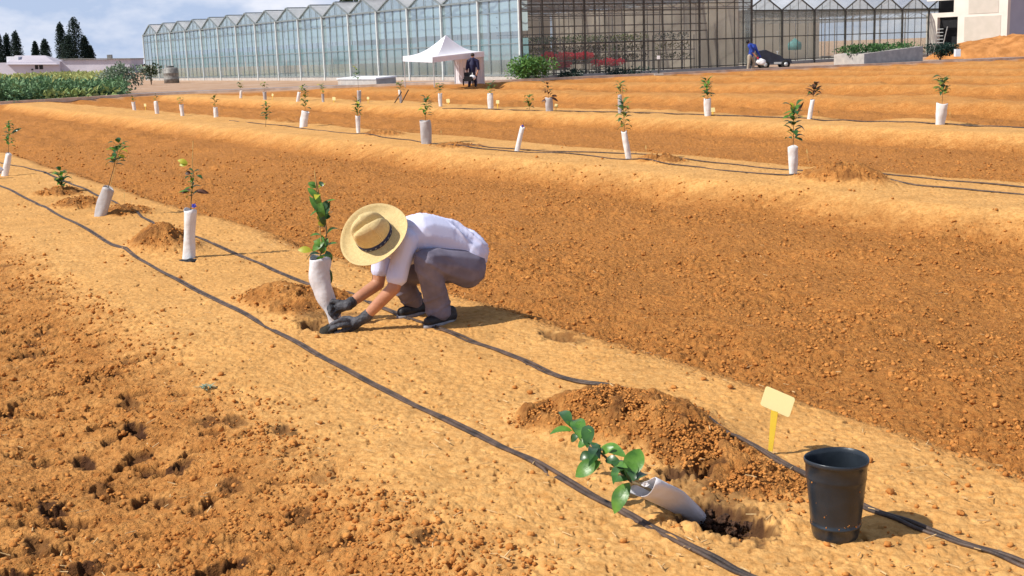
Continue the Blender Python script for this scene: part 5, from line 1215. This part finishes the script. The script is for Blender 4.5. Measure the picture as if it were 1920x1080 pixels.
# far white buildings and walls
def farhouse():
    Y = 260.; base = W(120, 138, Y); r = empty('farm_building', (base[0], base[1], 0), 'long low whitewashed farm building below the cypresses', 'building')
    def slab(x0, x1, yb, yt0, yt1, dep, m, name, yy=0, thick=None):
        a = W(x0, yb, Y + yy); c = W(x1, yb, Y + yy); t0 = W(x0, yt0, Y + yy); t1 = W(x1, yt1, Y + yy)
        MB().hexa([(a[0], Y + yy, 0), (c[0], Y + yy, 0), (c[0], Y + yy + dep, 0), (a[0], Y + yy + dep, 0), (t0[0], Y + yy, t0[2]), (t1[0], Y + yy, t1[2]), (t1[0], Y + yy + dep, t1[2]), (t0[0], Y + yy + dep, t0[2])]).build(name, m, r, False, True)
    slab(-60, 112, 138, 119, 115, 8, 'whitewash', 'wall', -1)
    slab(112, 243, 138, 113, 111, 10, 'whitewash', 'wall', 0)
    slab(12, 34, 130, 106, 106, 6, 'white', 'wall', 1)
    # roofs
    for (x0, x1, ye, yr, x2, x3) in ((10, 108, 119, 104, 28, 84),):
        a = W(x0, ye, Y - 2); c = W(x1, ye, Y - 2); d = W(x2, yr, Y + 4); e = W(x3, yr, Y + 4)
        MB().hexa([a - [0, 0, .2], c - [0, 0, .2], np.array([c[0], Y + 10, c[2] - .2]), np.array([a[0], Y + 10, a[2] - .2]), d, e, e + [0, .4, 0], d + [0, .4, 0]]).build('roof', 'roofpale', r, False, True)
    a = W(112, 112, Y - .4); c = W(244, 111, Y - .4)
    MB().hexa([(a[0], Y - .4, a[2]), (c[0], Y - .4, c[2]), (c[0], Y + 10, c[2]), (a[0], Y + 10, a[2]), (a[0], Y - .4, a[2] + .2), (c[0], Y - .4, c[2] + .2), (c[0], Y + 10, c[2] + .2), (a[0], Y + 10, a[2] + .2)]).build('roof', 'frametruss', r, False, True)
    for (x0, x1, y0, y1) in ((66, 71, 122, 130), (74, 80, 122, 130), (59, 62, 129, 132)):
        p = W(x0, y1, Y - 1.06); q = W(x1, y0, Y - 1.06); MB().box(((p[0] + q[0]) / 2, Y - 1.03, (p[2] + q[2]) / 2), (q[0] - p[0], .1, q[2] - p[2])).build('window', 'dark', r, False, True)
    p = W(206, 108, Y + 3); MB().box((p[0], p[1], p[2]), (.9, .9, 1.2)).build('chimney', 'frametruss', r, False, True)
farhouse()
def cypress(px, ytop, wpx, Y, label, seed):
    base = W(px, 128, Y); top = W(px, ytop, Y); H = top[2]; wd = wpx / F * Y / 2 * 1.2
    r = empty('cypress_tree', (base[0], base[1], 0), label, 'tree', 'dark cypresses on the left horizon'); rr = random.Random(seed)
    b = MB(); MB().bar((base[0], base[1], -.1), (base[0], base[1], H * .8), .22, 6, .06).build('trunk', 'bark', r, False, True)
    n = 46
    for k in range(n):
        t = (k + .5) / n; z = H * (.06 + .92 * t); rad = wd * (math.sin(min(1, (1 - t) * 1.6 + .10) * math.pi / 2) ** .75) * (1 if t > .12 else .6 + t * 3.3)
        th = k * 2.4; c = np.array([base[0] + math.cos(th) * rad * .45, base[1] + math.sin(th) * rad * .45, z])
        clump(b, c, (rad * .62 + .1, rad * .62 + .1, H * .045 + .3), 110, .36, seed * 100 + k)
    b.build('crown', 'cypress', r, False, True)
for a in [(2, 62, 16, 300, 'leftmost dark cypress cut by the picture edge'), (18, 66, 14, 302, 'narrow cypress second from the left edge'), (35, 61, 17, 300, 'cypress third from the left edge, ending the left trio'), (70, 80, 12, 310, 'smallest cypress, left one of the small pair'), (88, 76, 18, 305, 'broader cypress, right one of the small pair'),
          (120, 45, 19, 295, 'tall slim cypress directly left of the tallest one'), (146, 35, 30, 298, 'tallest and widest cypress of the right cluster'), (133, 68, 26, 292, 'short cypress filling between the two tall ones'), (163, 70, 18, 301, 'cypress on the right flank of the tallest one'), (172, 88, 14, 303, 'lowest cypress at the right end of the cluster')]:
    cypress(*a, seed=int(a[0]) + 3)
# crown of a tree seen over the greenhouse ridges
def bigtree():
    Y = 150.; p = W(690, 12, Y); r = empty('pine_tree', (p[0], p[1], 0), 'broad green tree crown showing above the greenhouse roof', 'tree'); MB().bar((p[0], p[1], 0), (p[0], p[1], p[2]), .4, 8, .15).build('trunk', 'bark', r, False, True)
    b = MB(); rr = random.Random(4)
    for k in range(46): clump(b, p + np.array([rr.uniform(-3.2, 3.4), rr.uniform(-2.5, 2.5), rr.uniform(-.6, 2.6)]), (.9, .9, .6), 46, .45, 900 + k)
    b.build('crown', 'tree', r, False, True)
bigtree()
# crop field at the left behind the kerb
def crops():
    rr = random.Random(12); b = MB(); g = MB()
    for k in range(2600):
        t = rr.random(); px = rr.uniform(-140, 262 - 25 * t); Y = 62 + 190 * t ** 2.2
        x = (px - 960) / F * Y * 1.03; cyv = float(np.interp(x, cxs, cys))
        if Y < cyv + .8: continue
        z = rr.uniform(-.05, .22); s = .18 + Y * .0022
        clump(b, (x, Y, z), (.5 + Y * .006, .6, .30), 9, s, k)
    tag(b.build('crop_rows', 'crop'), 'yellow-green crops covering the field at the left', 'crops', kind='stuff')
    for k in range(520):
        px = rr.uniform(-140, 265); x = (px - 960) / F * 62.; cyv = float(np.interp(x, cxs, cys)); Y = cyv + rr.uniform(.6, 5.5); x = (px - 960) / F * Y * 1.02
        hh = .35 + .45 * float(fbm(np.array([x * .5]), np.array([Y * .5]), 2, 3)[0])
        clump(g, (x, Y, hh * .7), (.5, .5, hh), 26, .22, 5000 + k)
    tag(g.build('leafy_border', 'cropgreen'), 'dark green leafy plants edging the crop field along the kerb', 'plants', kind='stuff')
crops()
g_ = G(384, 724); b = MB(); rr_ = random.Random(3)
for k in range(26):
    th = k * 2.4; L_ = rr_.uniform(.02, .05); p_ = np.array([g_[0] + rr_.gauss(0, .015), g_[1] + rr_.gauss(0, .015), hz(g_[0], g_[1]) + .01]); b.leaf(p_, p_ + np.array([math.cos(th) * L_, math.sin(th) * L_, rr_.uniform(.01, .03)]), .010, (0, 0, 1), .2, .2, 3)
tag(b.build('weed', 'greyleaf', None, True), 'tiny grey-green weed sprouting alone in the loose soil at lower left', 'weed')
bushobj(228, 150, 72.0, (1.3, .9, 1.0), 1300, .2, 'greyleaf', 'grey-green shrub at the right end of the crop field', seed=21)
bushobj(205, 148, 75.0, (.9, .7, .75), 600, .2, 'greyleaf', 'paler scraggly shrub left of the grey-green shrub', seed=22)
bushobj(282, 136, 100., (.8, .6, .8), 500, .2, 'tree', 'small olive bush beside the far greenhouse corner', seed=23)
